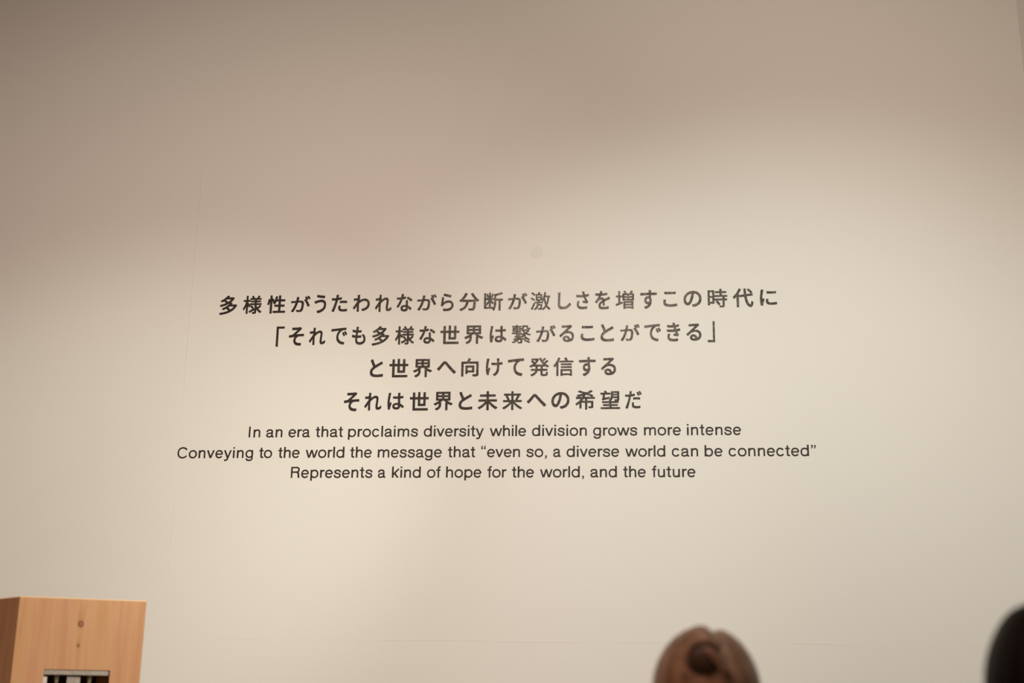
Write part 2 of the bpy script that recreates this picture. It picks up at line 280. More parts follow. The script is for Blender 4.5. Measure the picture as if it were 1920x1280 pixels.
# ------------------------------------------------------------------ lettering on the wall
GLYPHS = {
'多': '382 900 315 835 244 780 156 725 46 673 38 664 40 633 85 590 123 589 217 634 222 633 228 614 302 566 308 561 306 556 255 534 173 507 8 467 4 462 4 436 35 378 46 374 74 374 162 394 278 429 366 462 493 523 489 514 465 492 366 419 265 364 134 310 127 302 129 271 173 223 211 224 360 289 369 265 443 209 450 198 366 166 244 135 129 114 7 99 0 89 1 63 27 6 35 0 68 0 184 16 316 42 443 77 564 124 669 180 763 250 842 333 898 421 900 452 896 462 856 485 636 486 630 488 632 493 654 519 653 556 580 571 576 576 634 623 702 691 750 758 749 794 713 816 702 818 470 819 470 825 492 851 492 877 487 886 421 900|355 721 559 722 565 721 566 716 504 663 426 615 415 619 360 656 309 685 310 690|510 385 531 390 719 389 729 385 698 348 669 322 606 276 570 255 469 328 446 338',
'様': '156 899 148 887 146 698 140 695 33 695 23 691 19 686 18 613 23 603 33 599 125 599 132 592 102 484 75 411 41 339 1 272 0 261 1 246 33 190 43 185 64 188 96 240 140 338 146 343 148 18 151 10 161 4 227 3 237 7 242 13 243 380 243 391 248 395 283 329 293 322 314 323 345 362 350 366 355 365 406 303 441 249 457 240 447 230 293 149 286 142 284 121 286 111 309 70 319 58 339 57 350 61 549 174 554 168 554 111 549 98 462 98 449 90 448 70 465 13 472 3 487 0 564 2 615 12 639 33 648 54 652 199 656 208 707 144 763 90 829 46 850 45 859 49 900 101 900 127 817 178 770 220 754 240 826 313 872 365 874 385 870 394 821 432 829 436 875 437 884 442 888 453 886 520 880 526 870 528 661 528 654 530 651 535 652 561 656 569 839 569 852 577 853 644 844 656 661 657 654 660 652 665 652 686 661 692 860 692 874 701 875 763 873 774 868 779 772 784 772 789 807 851 804 877 793 885 742 899 717 899 710 893 678 820 658 784 651 781 559 781 549 784 523 841 492 891 482 896 457 894 416 878 409 867 411 846 438 794 439 784 345 780 337 768 338 701 334 696 253 695 247 696 243 706 243 882 240 893 227 900|351 691 550 691 554 686 554 665 549 658 371 655 364 644 364 603 365 582 375 570 549 569 554 561 551 530 329 527 318 515 317 473 314 464 246 561 243 592 253 599 334 599 345 602 350 613|334 432 345 436 549 436 554 427 554 266 550 256 538 267 517 272 523 287 522 303 518 312 485 360 426 425 416 428 401 428 355 401|652 432 661 436 712 436 788 436 797 432 732 356 706 328 697 324 670 375 654 416',
'性': '144 897 132 882 131 718 123 716 67 721 56 718 47 707 27 574 0 471 1 451 15 438 56 424 84 425 94 435 98 446 129 564 132 512 132 30 137 10 154 0 226 1 239 10 244 20 244 579 246 610 253 600 272 543 292 523 289 497 292 489 308 475 364 449 380 450 396 466 427 528 452 590 462 593 544 593 549 591 552 584 552 451 549 442 375 439 359 430 353 415 354 353 359 343 369 335 549 331 552 323 550 143 529 140 298 139 284 122 284 51 292 38 303 33 318 32 847 32 888 36 898 47 900 66 900 122 888 138 878 140 672 140 667 142 664 148 664 323 667 331 837 334 852 344 856 359 856 420 852 430 842 439 667 442 664 451 666 589 672 593 862 594 877 610 877 682 872 692 857 701 667 703 664 713 663 882 647 895 570 896 557 887 552 877 552 713 549 704 493 702 487 707 509 810 509 825 505 836 487 848 441 855 416 855 400 841 371 707 349 645 344 648 305 728 293 743 282 748 245 743 241 887 226 899 154 900',
'が': '787 899 745 881 740 871 740 849 814 719 824 712 850 712 893 730 900 741 898 773 852 855 824 896 813 900|687 860 645 845 635 833 637 800 673 741 681 719 666 715 608 686 607 654 657 572 705 480 740 399 772 306 782 299 808 300 875 334 879 344 878 372 819 513 740 665 741 670 789 692 792 703 790 735 720 855 713 859|261 840 255 833 246 719 229 629 219 625 93 615 9 615 1 610 0 572 7 507 14 499 45 499 193 517 203 513 161 372 120 263 78 171 17 68 19 29 87 0 114 0 124 3 158 62 190 127 246 268 279 366 323 524 329 530 393 536 424 536 456 527 478 507 489 486 496 442 488 312 478 247 462 187 446 149 424 124 408 116 382 110 287 128 256 127 252 122 252 89 264 19 272 13 303 7 382 1 450 5 491 19 520 41 542 73 562 122 579 187 595 296 603 437 600 518 593 545 582 572 552 610 529 625 503 634 450 640 350 638 349 654 374 795 373 828 361 834 298 840',
'う': '188 896 171 879 159 811 160 794 181 777 414 752 719 730 760 731 781 748 794 833 788 845 770 854 457 872 232 899 203 900|421 658 334 649 116 610 21 598 7 590 0 578 1 556 27 482 50 461 87 461 210 495 377 528 530 540 610 530 661 511 695 488 722 448 729 414 720 363 695 312 646 259 599 227 508 186 436 164 334 141 210 123 193 114 186 102 190 80 237 17 261 0 290 0 392 15 516 43 623 80 704 119 785 176 815 204 858 255 890 323 900 408 896 465 890 488 875 522 850 556 797 601 741 631 683 649 632 658 537 663',
'た': '279 900 260 882 257 803 245 735 239 725 140 720 23 726 12 723 0 707 3 622 18 603 93 598 204 598 212 593 181 474 129 315 83 196 20 66 21 43 35 28 116 0 145 2 159 15 206 123 245 230 293 378 355 608 553 641 564 647 576 661 577 746 573 758 564 766 535 768 389 741 383 746 405 848 405 877 395 888 384 893|523 582 477 576 462 559 462 474 477 458 680 466 861 455 872 460 882 474 883 559 867 577 733 586|425 333 413 328 403 315 394 270 388 213 391 151 406 111 419 94 436 75 465 54 500 37 541 26 599 18 657 16 739 16 849 25 878 29 895 43 900 134 897 145 884 156 861 157 774 144 680 138 599 144 558 156 531 174 517 202 517 230 528 287 525 315 506 328',
'わ': '249 900 238 895 230 883 231 792 228 730 224 725 130 712 44 707 33 703 23 691 29 601 33 590 44 580 76 580 211 599 217 597 219 589 211 534 126 403 4 234 0 211 4 194 49 132 60 125 82 126 98 144 201 295 205 285 204 14 222 0 314 1 327 14 328 25 321 194 321 375 326 443 411 511 487 551 568 574 632 575 681 562 697 553 731 527 752 499 765 471 775 437 775 397 768 358 754 318 737 290 720 268 692 242 645 211 595 189 535 170 481 159 466 144 465 121 497 53 508 41 519 37 541 38 616 58 686 85 740 115 792 155 843 211 872 262 893 330 900 409 895 482 877 539 859 571 811 629 765 663 708 687 643 698 573 697 497 682 433 658 352 611 341 609 374 668 377 680 374 702 348 736 362 855 361 883 351 894 341 898',
'れ': '237 900 227 895 219 883 221 804 217 730 214 725 135 712 37 707 22 691 27 601 32 591 42 581 68 580 201 600 207 598 209 589 206 544 192 516 0 228 1 200 42 137 57 125 73 125 83 131 191 295 196 285 194 14 204 2 212 0 294 0 304 5 311 14 313 25 306 239 306 392 310 443 367 505 449 574 515 614 546 625 567 627 587 623 604 612 613 594 617 572 614 499 591 313 584 228 585 144 601 93 629 59 654 41 675 34 721 32 773 40 804 52 835 69 876 102 898 127 900 138 890 228 876 246 855 247 804 200 778 183 747 170 732 167 716 170 706 181 701 194 700 239 727 488 733 578 728 646 718 674 704 696 670 730 639 743 593 750 551 748 510 738 459 715 340 634 359 680 357 702 335 730 332 742 345 854 344 883 334 894 325 898',
'な': '286 899 272 881 264 815 248 743 241 727 134 722 21 729 10 724 0 710 4 627 21 610 190 607 197 600 152 506 94 403 0 268 0 246 10 235 83 196 106 196 122 208 186 302 271 456 341 616 512 653 531 672 530 754 514 771 490 772 422 753 394 747 383 749 406 854 406 876 398 887 382 894 320 900|631 752 614 737 580 688 578 666 584 655 704 590 817 515 840 513 851 518 899 583 900 605 894 616 879 630 811 673 710 728 659 752|540 580 529 570 526 561 534 340 529 336 411 337 338 318 303 299 269 268 251 246 238 219 233 197 232 147 234 125 247 92 264 69 292 42 348 14 405 2 478 0 535 7 580 23 608 43 642 81 655 114 665 164 704 141 795 74 811 75 823 81 867 147 867 175 840 200 744 265 658 307 648 569 631 582|440 230 490 229 536 219 539 197 535 169 525 147 512 134 484 122 439 117 399 124 365 143 353 169 357 186 365 199 399 220',
'ら': '205 895 191 877 172 814 173 792 195 774 420 733 641 699 696 698 713 712 735 786 732 809 717 821 516 847 247 899 219 900|74 718 60 700 34 483 0 300 0 272 19 255 95 240 129 240 148 255 190 306 226 335 274 364 323 386 378 405 433 417 502 426 544 428 585 424 620 418 661 404 693 386 712 369 725 352 737 317 731 272 704 226 668 195 599 162 530 143 420 128 323 127 191 134 164 129 152 118 151 95 175 26 184 14 205 4 343 0 523 9 634 29 724 60 807 112 865 175 891 232 900 289 899 329 893 369 874 409 834 454 799 483 765 503 710 526 634 542 565 547 454 542 378 531 281 502 191 461 184 464 184 471 220 666 220 694 198 713 102 723',
'分': '274 898 259 883 217 792 155 691 82 604 3 535 0 514 8 498 67 446 93 447 129 474 137 456 150 447 303 446 307 441 306 430 291 362 269 305 248 264 207 208 165 171 118 141 30 101 21 90 20 69 56 16 67 5 77 0 98 1 186 43 242 80 290 124 307 143 349 200 374 247 400 315 430 444 440 447 637 446 642 443 644 435 633 273 623 195 604 132 596 125 575 121 435 126 419 112 418 96 439 28 456 14 611 11 642 15 663 22 686 38 712 69 732 132 748 263 764 493 767 495 772 492 814 455 834 454 845 461 900 519 900 545 824 615 749 702 687 791 635 885 626 895 616 900 591 897 539 875 528 864 527 843 579 744 652 634 705 566 704 561 213 561 213 566 260 629 313 712 343 770 376 843 376 864 362 880 300 897',
'断': '246 898 237 892 234 882 233 721 230 699 210 768 193 815 183 830 175 833 148 831 116 821 107 809 107 789 133 711 149 633 159 625 181 625 230 642 233 623 231 618 224 616 101 618 98 856 83 866 29 866 12 865 1 856 0 193 3 105 18 97 409 97 413 90 405 69 406 43 463 1 485 1 496 12 519 59 541 121 557 183 569 245 579 343 583 478 585 483 594 486 686 486 694 478 694 12 708 0 778 0 789 3 797 17 797 478 800 485 805 486 893 488 900 499 900 571 892 580 881 583 588 584 583 592 583 721 585 727 594 731 746 767 854 803 889 820 893 830 892 846 833 898 805 900 686 856 490 805 483 799 480 789 480 612 474 609 458 616 338 616 331 623 333 629 382 623 398 637 466 784 466 815 458 822 409 835 393 835 382 831 375 820 344 729 333 712 330 887 317 898|473 530 478 530 480 519 475 354 464 261 449 193 442 190 333 192 330 198 333 395 344 387 390 323 398 315 414 314 425 319 461 359 466 369 466 385 462 395 352 519 360 523 458 523|100 519 105 523 186 524 203 523 210 519 193 483 155 421 105 359 99 364 99 369|229 359 234 349 233 193 103 193 99 204 101 250 105 253 116 247 132 246 143 251 181 292',
'激': '346 899 321 814 314 804 236 803 231 802 227 793 228 478 236 473 309 471 320 425 309 422 195 421 188 415 185 352 179 352 158 366 132 365 70 210 10 78 10 52 59 17 80 16 88 20 176 236 201 304 202 336 210 339 273 339 278 338 281 331 278 273 269 225 258 194 243 162 218 125 190 94 155 62 157 36 195 3 205 0 226 2 254 26 288 62 330 131 356 215 366 220 434 220 443 215 440 168 435 125 425 99 408 92 335 94 328 89 328 68 341 20 346 15 429 14 470 18 495 31 512 51 519 36 554 4 564 0 585 2 650 62 710 140 715 141 759 78 803 29 835 4 858 5 898 52 900 78 854 120 820 157 783 210 765 246 795 336 816 415 831 494 850 625 855 629 887 631 892 636 892 712 882 717 689 717 681 720 702 851 702 888 694 893 653 900 621 899 618 893 602 783 580 683 554 599 538 566 535 583 534 799 528 803 418 804 416 814 436 867 435 888 424 894 377 900|65 889 27 851 26 835 29 825 91 774 153 711 179 712 217 751 217 778 179 816 101 879 85 889|308 725 314 728 444 728 451 725 453 720 453 683 444 675 314 675 306 683|39 626 1 588 0 562 70 510 122 466 143 463 153 467 186 504 188 525 184 536 143 570 70 621 59 626|657 625 663 629 715 630 757 630 763 625 747 499 726 404 715 370 708 378 687 452 667 546|308 599 314 603 444 603 450 601 452 594 451 551 444 548 314 548 309 550 306 557|407 473 507 472 554 427 559 426 577 431 601 468 606 461 625 373 665 241 638 194 606 150 568 110 522 71 517 71 516 78 525 157 531 294 522 301 372 301 366 302 363 310 364 331 366 338 372 340 559 341 564 352 563 415 559 422 554 423 424 423 402 467',
'し': '16 900 4 886 12 739 0 236 6 179 21 134 50 89 98 49 150 24 214 8 312 0 453 5 538 19 622 43 707 80 812 148 869 196 900 230 900 270 835 332 820 339 777 336 700 261 615 201 544 168 481 148 404 134 348 131 305 133 238 151 214 164 192 185 170 225 162 275 170 621 187 886 171 899',
'さ': '487 898 434 891 417 880 412 869 412 852 461 723 456 718 249 716 50 730 17 730 0 712 2 622 24 604 110 599 255 595 513 598 617 426 606 422 500 430 467 427 452 410 449 331 461 320 474 316 619 306 745 291 775 292 791 304 834 354 835 382 783 438 744 488 685 578 670 611 679 616 791 632 884 653 897 665 900 673 889 757 871 774 844 775 732 750 619 733 611 740 598 774 565 886 547 900|110 423 86 404 49 326 35 269 34 213 42 169 61 129 97 89 143 56 196 32 262 15 335 4 414 0 547 2 659 10 745 20 766 34 772 68 775 124 772 135 758 146 732 147 566 127 434 123 322 134 275 145 229 165 210 180 196 198 186 219 182 247 194 297 232 365 233 393 209 409 136 423',
'を': '321 900 306 886 291 808 279 776 207 774 45 784 33 781 22 769 21 685 27 674 39 665 219 658 225 652 177 576 126 512 3 386 0 378 2 355 20 339 75 300 105 298 123 312 205 400 267 443 315 463 345 471 381 475 417 468 439 456 442 445 363 401 303 359 251 311 222 272 204 227 199 165 207 121 228 82 261 50 297 30 333 17 387 6 471 0 560 0 716 8 812 19 827 37 829 110 828 126 812 142 788 142 626 124 483 120 393 131 362 143 345 160 337 177 337 199 355 238 393 277 453 313 458 305 456 199 462 188 477 179 572 180 587 199 586 378 692 424 884 493 898 506 900 529 872 592 859 607 848 612 818 609 572 507 525 553 483 575 423 584 337 579 333 585 336 590 371 652 381 660 596 673 692 683 728 691 742 708 743 786 740 794 728 805 704 807 572 790 429 780 425 786 441 858 441 875 436 886 417 896',
'増': '453 898 405 883 388 872 388 846 431 773 427 767 346 767 338 763 333 753 330 668 240 670 231 675 230 872 226 882 213 889 154 889 138 888 131 882 128 675 122 670 26 669 19 664 14 654 14 587 20 576 31 572 122 572 127 568 129 561 129 307 122 297 15 261 0 250 0 224 19 172 31 158 63 160 341 267 353 275 354 307 344 353 336 363 309 363 240 339 231 343 230 561 236 571 332 571 333 431 336 421 346 414 881 414 897 421 900 447 899 758 887 767 801 767 797 768 795 773 841 846 843 867 839 879 774 900 748 900 736 887 711 836 673 769 667 767 555 767 550 770 541 794 523 829 487 882 475 895|437 680 555 681 562 675 562 639 555 633 437 633 432 644 433 675|667 680 790 681 798 675 798 639 790 633 667 634 663 644 664 675|434 545 443 549 555 549 560 546 562 540 562 509 555 501 437 502 433 509|665 545 673 550 790 550 797 545 798 509 796 503 790 501 667 502 663 509|384 387 376 374 376 32 377 11 384 3 395 0 464 1 475 9 478 32 486 35 753 35 762 32 766 11 774 4 849 3 863 11 866 21 866 369 859 384 849 388 823 388|479 296 491 299 753 299 761 296 763 291 763 265 761 260 753 257 486 257 478 260 477 265|483 172 758 172 763 167 763 130 753 125 486 125 480 126 477 135 477 167',
'す': '468 899 457 890 452 880 459 779 457 773 451 770 22 760 11 756 0 740 2 657 11 643 22 637 423 653 451 654 458 651 461 646 461 612 457 606 367 603 333 593 299 573 266 546 242 517 227 490 218 462 212 417 216 362 228 323 244 295 276 260 310 237 355 221 417 217 424 211 389 181 344 155 304 138 220 112 205 100 201 78 207 66 265 10 282 0 310 1 378 26 451 66 519 123 553 161 584 211 605 267 616 323 619 373 617 423 611 462 586 529 587 652 615 655 874 650 886 653 899 668 900 752 886 768 592 771 585 779 589 874 584 891 570 900|397 490 429 493 457 481 471 468 484 440 481 395 468 362 451 344 423 333 389 338 364 351 346 373 336 401 337 423 354 462 372 479',
'こ': '98 898 83 892 79 884 79 801 81 763 98 752 329 741 560 741 799 753 808 756 816 769 816 884 813 892 799 900 434 884|41 438 24 423 4 333 0 244 6 186 32 128 69 88 119 55 182 30 238 16 315 4 427 0 581 3 722 13 876 37 890 42 900 51 900 173 893 186 883 190 841 189 764 172 666 158 455 146 371 150 315 158 232 186 194 211 177 231 164 256 161 288 184 385 179 423 161 431',
'の': '455 899 369 889 289 862 210 818 133 749 77 679 35 599 10 518 1 437 0 393 6 324 24 250 56 181 83 147 123 110 163 90 220 85 260 92 304 118 358 176 392 231 421 293 457 393 492 518 535 755 541 759 552 757 593 744 621 731 667 700 699 668 724 630 751 568 766 506 768 468 760 387 744 337 720 287 692 250 656 215 610 185 558 161 495 143 438 134 421 121 418 106 421 87 460 18 478 1 501 0 581 16 661 47 736 93 801 156 842 212 874 281 894 362 900 481 893 556 870 637 837 705 776 782 719 832 650 869 564 893 495 900|377 749 392 752 396 749 393 712 359 543 325 424 289 332 261 281 232 250 214 241 203 243 181 256 163 276 144 318 133 362 128 418 133 468 146 518 178 587 209 633 237 664 300 714',
'時': '551 899 542 886 542 798 538 788 352 786 342 782 337 772 337 705 347 693 540 690 542 611 535 604 320 604 314 606 312 824 304 836 14 838 1 829 0 134 1 118 9 109 84 107 95 112 101 123 101 175 105 184 293 185 304 188 312 201 312 326 315 336 401 338 416 336 415 331 366 300 364 274 434 191 485 113 497 107 513 107 572 143 578 155 577 170 562 200 531 243 451 331 450 336 664 338 669 335 671 326 670 103 658 97 535 97 522 87 523 66 544 9 556 0 658 1 712 7 744 18 766 40 775 77 776 333 787 338 878 339 888 347 890 367 890 419 882 430 778 435 776 502 782 508 884 508 894 512 900 523 900 591 894 599 884 603 653 604 647 611 647 684 648 689 658 692 851 694 859 705 858 777 851 784 841 787 653 787 647 793 647 886 642 895 631 900|108 741 202 741 209 736 210 575 207 565 104 565 100 596 101 731 101 736|318 507 664 508 669 505 671 497 671 440 669 435 658 432 320 432 313 435 312 440 312 497|105 466 207 465 210 357 207 283 116 281 102 284 101 440 101 461',
'代': '275 900 259 883 207 774 146 675 87 597 6 512 0 498 2 477 35 420 51 408 73 410 151 491 156 494 159 488 161 14 175 1 245 1 258 4 268 20 270 540 275 535 283 493 292 483 300 479 489 501 502 498 532 321 556 233 586 155 618 99 668 43 718 12 772 0 802 1 822 9 852 40 873 82 894 165 900 212 900 238 887 254 842 282 832 286 817 285 804 269 793 181 778 134 772 130 757 133 728 154 697 197 677 238 657 295 632 394 613 509 613 514 623 519 867 552 878 561 882 571 879 613 872 649 857 660 802 658 787 653 603 630 597 639 592 696 582 883 573 894 563 898 494 898 480 888 476 878 489 617 469 611 295 588 270 575 270 657 325 758 361 836 365 852 364 868 350 882 300 899|683 889 648 866 633 851 629 831 633 821 718 737 782 662 807 662 852 696 863 712 862 732 837 764 762 842 713 886 703 890',
'に': '65 899 56 884 9 553 1 446 0 298 9 168 20 91 38 14 53 0 95 0 150 4 165 14 166 73 172 109 192 179 244 328 245 369 235 385 204 408 192 411 168 411 156 407 132 364 129 375 130 434 142 547 173 730 200 843 199 884 186 894 114 900|380 809 368 801 365 790 366 689 380 675 538 667 768 669 853 676 867 689 867 795 853 809 610 797 507 800|338 377 330 369 323 351 311 280 313 180 326 144 341 121 386 83 423 65 465 53 520 45 586 42 683 43 816 53 889 64 900 73 900 186 889 200 853 201 750 184 659 176 568 177 507 189 465 209 445 239 442 263 455 328 452 363 435 373 380 378',
'「': '0 0 255 0 255 805 900 805 900 900 0 900',
'そ': '669 900 560 887 433 880 288 875 192 878 176 859 177 801 179 766 198 748 482 763 494 762 493 755 349 639 204 533 23 510 6 500 0 488 6 407 11 397 23 387 53 386 222 409 340 419 293 344 276 280 276 239 281 193 304 135 350 83 403 47 458 24 488 17 603 1 711 0 729 7 739 19 755 89 753 118 735 131 645 130 554 140 494 157 458 175 427 207 413 245 414 292 430 332 461 373 488 396 518 415 572 437 615 446 699 452 874 450 887 454 899 471 900 552 894 564 880 573 705 570 458 554 447 558 760 807 759 836 717 880 693 900',
'で': '719 897 11 830 3 827 0 815 6 708 11 697 16 694 50 694 213 722 423 746 423 740 365 658 342 614 319 552 306 495 299 433 299 364 308 289 331 220 340 201 382 140 432 93 489 56 584 19 641 6 703 0 731 0 739 7 764 88 764 126 753 133 703 137 641 150 573 175 522 205 483 239 444 295 422 358 415 414 427 488 451 558 474 602 500 640 551 696 607 736 663 760 719 769 838 774 846 777 849 790 848 890 843 900|776 716 736 696 731 683 732 652 782 564 809 507 821 498 849 498 894 520 900 533 897 571 828 696 809 716|658 666 620 646 619 608 694 458 703 450 736 450 777 470 783 483 781 521 755 577 709 658 697 669',
'も': '297 898 283 880 280 795 273 734 267 724 158 737 67 756 43 754 32 745 28 734 25 661 30 650 43 638 134 620 249 606 255 602 238 470 230 467 176 474 49 502 19 502 3 487 0 397 18 380 37 374 97 362 214 347 224 341 221 229 226 178 240 133 276 83 309 52 345 30 394 13 442 3 527 0 630 8 678 18 738 38 790 66 843 111 873 150 892 195 900 251 899 313 886 369 868 408 818 481 775 523 744 523 666 508 648 492 649 470 716 397 745 347 758 307 762 279 759 251 738 207 708 177 666 153 617 137 563 128 478 127 424 143 394 161 375 184 356 234 353 279 358 335 370 340 527 345 599 352 615 369 616 448 611 462 593 472 454 462 376 462 374 487 390 593 400 600 521 603 605 610 622 627 624 711 611 726 599 730 484 720 412 719 408 734 429 857 428 880 417 891 406 895 321 900',
'世': '400 897 387 880 387 665 384 655 268 653 258 656 254 864 237 878 158 878 148 872 140 858 137 657 132 653 17 653 0 637 0 554 12 538 22 535 132 535 139 527 139 24 143 13 153 2 174 0 835 0 861 4 871 16 874 24 874 96 870 107 856 118 268 118 257 123 258 532 347 535 379 535 385 532 387 239 391 228 400 220 420 216 735 217 749 223 758 239 759 532 766 535 882 536 892 542 900 554 900 632 897 640 887 651 766 653 758 659 758 869 745 886 662 889 653 886 643 875 641 665 636 654 510 653 504 655 501 665 499 886 483 900 410 900|503 532 515 535 630 535 640 532 642 361 639 333 583 330 503 333',
'界': '117 899 106 890 102 881 103 484 113 474 122 471 245 469 238 458 210 437 137 394 80 367 13 343 1 331 0 310 42 252 60 240 80 241 127 259 241 321 247 315 247 299 236 237 222 204 205 180 184 159 158 140 79 99 69 83 71 62 122 2 148 0 215 34 255 62 283 88 307 114 330 151 346 188 356 231 361 284 361 363 351 379 334 384 333 389 413 470 485 470 496 464 566 389 566 384 553 373 548 363 549 19 559 9 568 5 646 6 657 15 661 25 662 310 667 314 672 312 729 281 802 250 817 245 838 244 846 247 857 257 900 315 899 336 889 347 817 371 765 394 703 428 659 458 651 469 776 471 792 484 792 886 781 898 771 900|267 796 381 796 387 793 389 786 387 738 345 735 215 738 215 793 221 796|523 796 672 796 677 792 679 786 677 739 667 735 506 736 501 743 502 791 506 795|214 632 226 636 381 636 387 633 389 627 388 580 381 573 221 574 214 580|503 632 511 636 672 636 679 627 678 580 674 574 667 573 506 574 501 585',
'は': '65 897 53 879 49 826 18 611 2 437 0 338 7 193 30 48 38 19 47 7 59 0 76 0 138 6 152 19 154 77 160 112 228 327 230 350 226 361 216 373 183 399 172 402 155 400 150 396 140 385 127 353 121 352 120 361 125 472 137 576 161 733 187 855 186 879 176 890 166 894 93 900|572 898 559 879 562 716 556 704 448 703 313 710 302 706 292 693 291 605 307 586 443 578 555 579 563 571 570 373 567 362 482 364 437 360 369 340 336 319 301 286 281 257 272 234 266 205 266 164 271 129 283 100 305 71 336 44 364 29 403 16 448 9 516 6 561 10 606 24 640 46 677 88 693 123 702 172 708 173 736 152 815 84 826 79 843 80 855 88 900 158 899 182 865 216 798 269 702 324 698 332 688 582 696 587 849 605 863 623 862 716 849 730 832 731 691 714 687 727 693 884 674 900|493 251 544 246 567 241 575 234 573 193 563 164 554 152 538 141 516 133 476 130 431 139 400 158 386 187 390 205 403 222 437 241',
'繋': '193 899 190 892 189 855 183 848 18 848 11 845 9 834 9 792 13 785 177 783 188 779 189 771 183 766 45 765 34 761 32 623 33 550 39 539 183 537 188 534 188 523 177 520 8 519 0 513 0 465 2 457 13 453 177 453 188 450 190 407 193 398 225 395 231 391 167 359 126 344 125 323 139 281 142 276 151 272 241 283 259 281 172 249 71 223 70 196 85 154 89 149 114 148 177 158 190 154 119 121 13 86 6 75 8 60 12 54 50 21 61 18 82 19 193 64 268 101 312 128 320 138 320 154 312 165 315 167 400 175 405 173 408 165 405 85 384 80 273 81 267 75 267 54 289 7 299 0 400 1 443 5 480 17 498 38 503 65 503 170 506 181 717 196 782 143 793 138 814 139 853 165 859 175 859 191 846 207 761 273 655 338 628 338 590 312 589 286 612 270 616 265 612 263 443 251 419 254 565 317 662 365 668 376 667 391 623 434 639 442 650 441 692 422 756 400 846 381 867 383 900 428 900 449 894 454 809 470 745 490 736 497 788 550 816 592 835 634 835 655 830 662 798 673 719 670 528 671 525 676 551 702 567 729 578 760 581 792 586 797 683 797 688 792 689 734 695 708 708 691 734 682 788 679 878 684 882 697 878 750 867 753 782 751 774 755 770 766 769 861 761 869 506 870 498 866 497 861 496 803 486 771 462 745 437 731 433 760 427 765 283 765 278 766 274 776 283 783 453 784 458 792 458 808 458 839 453 847 283 848 277 850 274 855 274 892 268 900|114 702 124 706 183 705 188 702 189 692 183 684 119 684 112 692|276 702 283 706 342 706 351 702 353 692 351 687 342 683 283 683 276 687|435 671 437 674 443 673 463 650 468 602 494 597 505 571 560 502 558 497 474 473 468 476 465 513 459 520 283 520 276 523 275 534 283 538 421 538 432 542|122 623 183 623 189 618 189 608 183 599 119 599 113 602 112 613 114 619|282 623 347 623 352 618 353 608 351 602 342 599 283 599 276 602 274 608 275 618|593 597 602 600 681 600 712 597 689 571 650 542 619 565|275 449 283 453 299 453 321 453 326 449 305 432 278 418 274 423|427 449 432 452 440 449 469 400 496 399 546 407 532 397 474 369 358 362 353 365 359 370 433 418 434 439|602 176 568 149 565 138 567 123 708 67 793 22 803 19 825 22 869 59 869 75 862 86 782 125 644 177 612 180',
'る': '672 897 583 890 369 882 243 879 168 882 155 879 143 867 145 767 161 749 476 764 512 761 502 749 6 361 0 349 3 326 62 267 73 259 105 260 207 349 256 386 319 422 394 451 470 465 527 469 564 466 615 456 663 437 697 418 720 396 741 366 754 331 755 284 736 231 709 195 665 166 659 170 637 220 602 264 557 302 514 323 457 335 420 338 363 336 319 326 275 303 235 267 216 237 209 220 205 190 208 137 223 102 248 72 284 43 325 23 394 6 483 0 583 5 665 22 728 46 785 80 840 131 875 184 894 237 900 290 899 331 893 373 881 408 843 467 791 514 741 544 697 562 621 578 499 585 520 607 690 738 760 786 777 803 777 832 726 891 709 900|400 225 451 216 486 196 503 178 516 155 525 131 521 125 476 122 432 125 388 136 357 153 341 178 346 196 369 216',
'と': '127 895 44 866 36 854 36 825 104 697 204 527 200 520 135 475 73 422 31 370 11 329 0 282 0 207 7 166 33 119 76 78 127 49 200 24 294 7 410 0 613 2 772 12 888 26 899 38 900 49 900 148 888 163 837 164 714 147 584 135 461 131 374 136 301 147 236 170 192 201 176 224 168 247 177 288 203 329 250 376 309 417 497 510 853 662 860 673 859 708 811 772 794 782 750 781 663 736 359 606 345 623 286 720 199 889 178 900',
'」': '900 900 640 900 640 98 0 98 0 0 900 0',
'き': '462 898 402 890 384 875 385 847 410 780 405 775 256 774 49 786 36 781 24 769 24 741 30 686 42 673 56 667 242 659 449 659 456 652 483 585 484 574 402 568 296 567 22 578 6 569 0 558 6 474 29 459 116 454 342 451 542 457 550 452 595 379 596 368 496 376 467 374 451 357 444 307 444 290 449 280 469 269 616 255 716 239 747 240 768 257 804 302 809 329 803 341 776 367 747 402 703 469 710 474 816 491 886 507 900 524 889 602 882 613 869 623 849 624 729 600 642 587 636 591 627 608 605 669 809 709 822 719 827 730 816 808 796 823 769 823 662 800 569 786 560 791 554 808 536 888 516 900|96 376 79 363 69 346 41 279 34 229 39 162 55 123 67 107 102 73 142 47 196 26 262 11 336 3 416 0 569 3 682 11 722 17 742 33 746 123 729 140 702 141 609 129 522 123 389 123 296 134 229 156 209 167 196 181 180 224 189 266 225 324 225 346 202 364 129 376',
'向': '374 900 355 882 318 784 299 744 293 739 20 737 10 733 0 723 0 16 9 6 20 1 72 0 107 1 123 16 126 626 153 629 717 629 769 628 775 620 774 118 769 114 758 112 595 113 579 98 580 77 603 16 624 0 775 3 845 14 865 26 887 47 895 62 900 93 900 723 890 733 880 737 450 738 448 748 498 846 498 877 479 889 397 900|235 546 218 533 216 523 216 159 218 144 228 134 241 129 322 131 335 144 336 190 345 196 653 196 665 199 672 205 678 221 678 523 675 533 665 542 636 546|341 441 552 441 557 426 554 303 339 302 336 308 336 431',
'へ': '343 899 306 880 274 842 89 513 4 393 0 382 0 343 4 328 73 231 99 229 110 235 328 644 353 687 364 697 369 696 396 663 585 336 756 66 803 1 830 0 840 7 899 104 900 151 894 166 783 320 696 451 456 845 433 873 406 893 385 900',
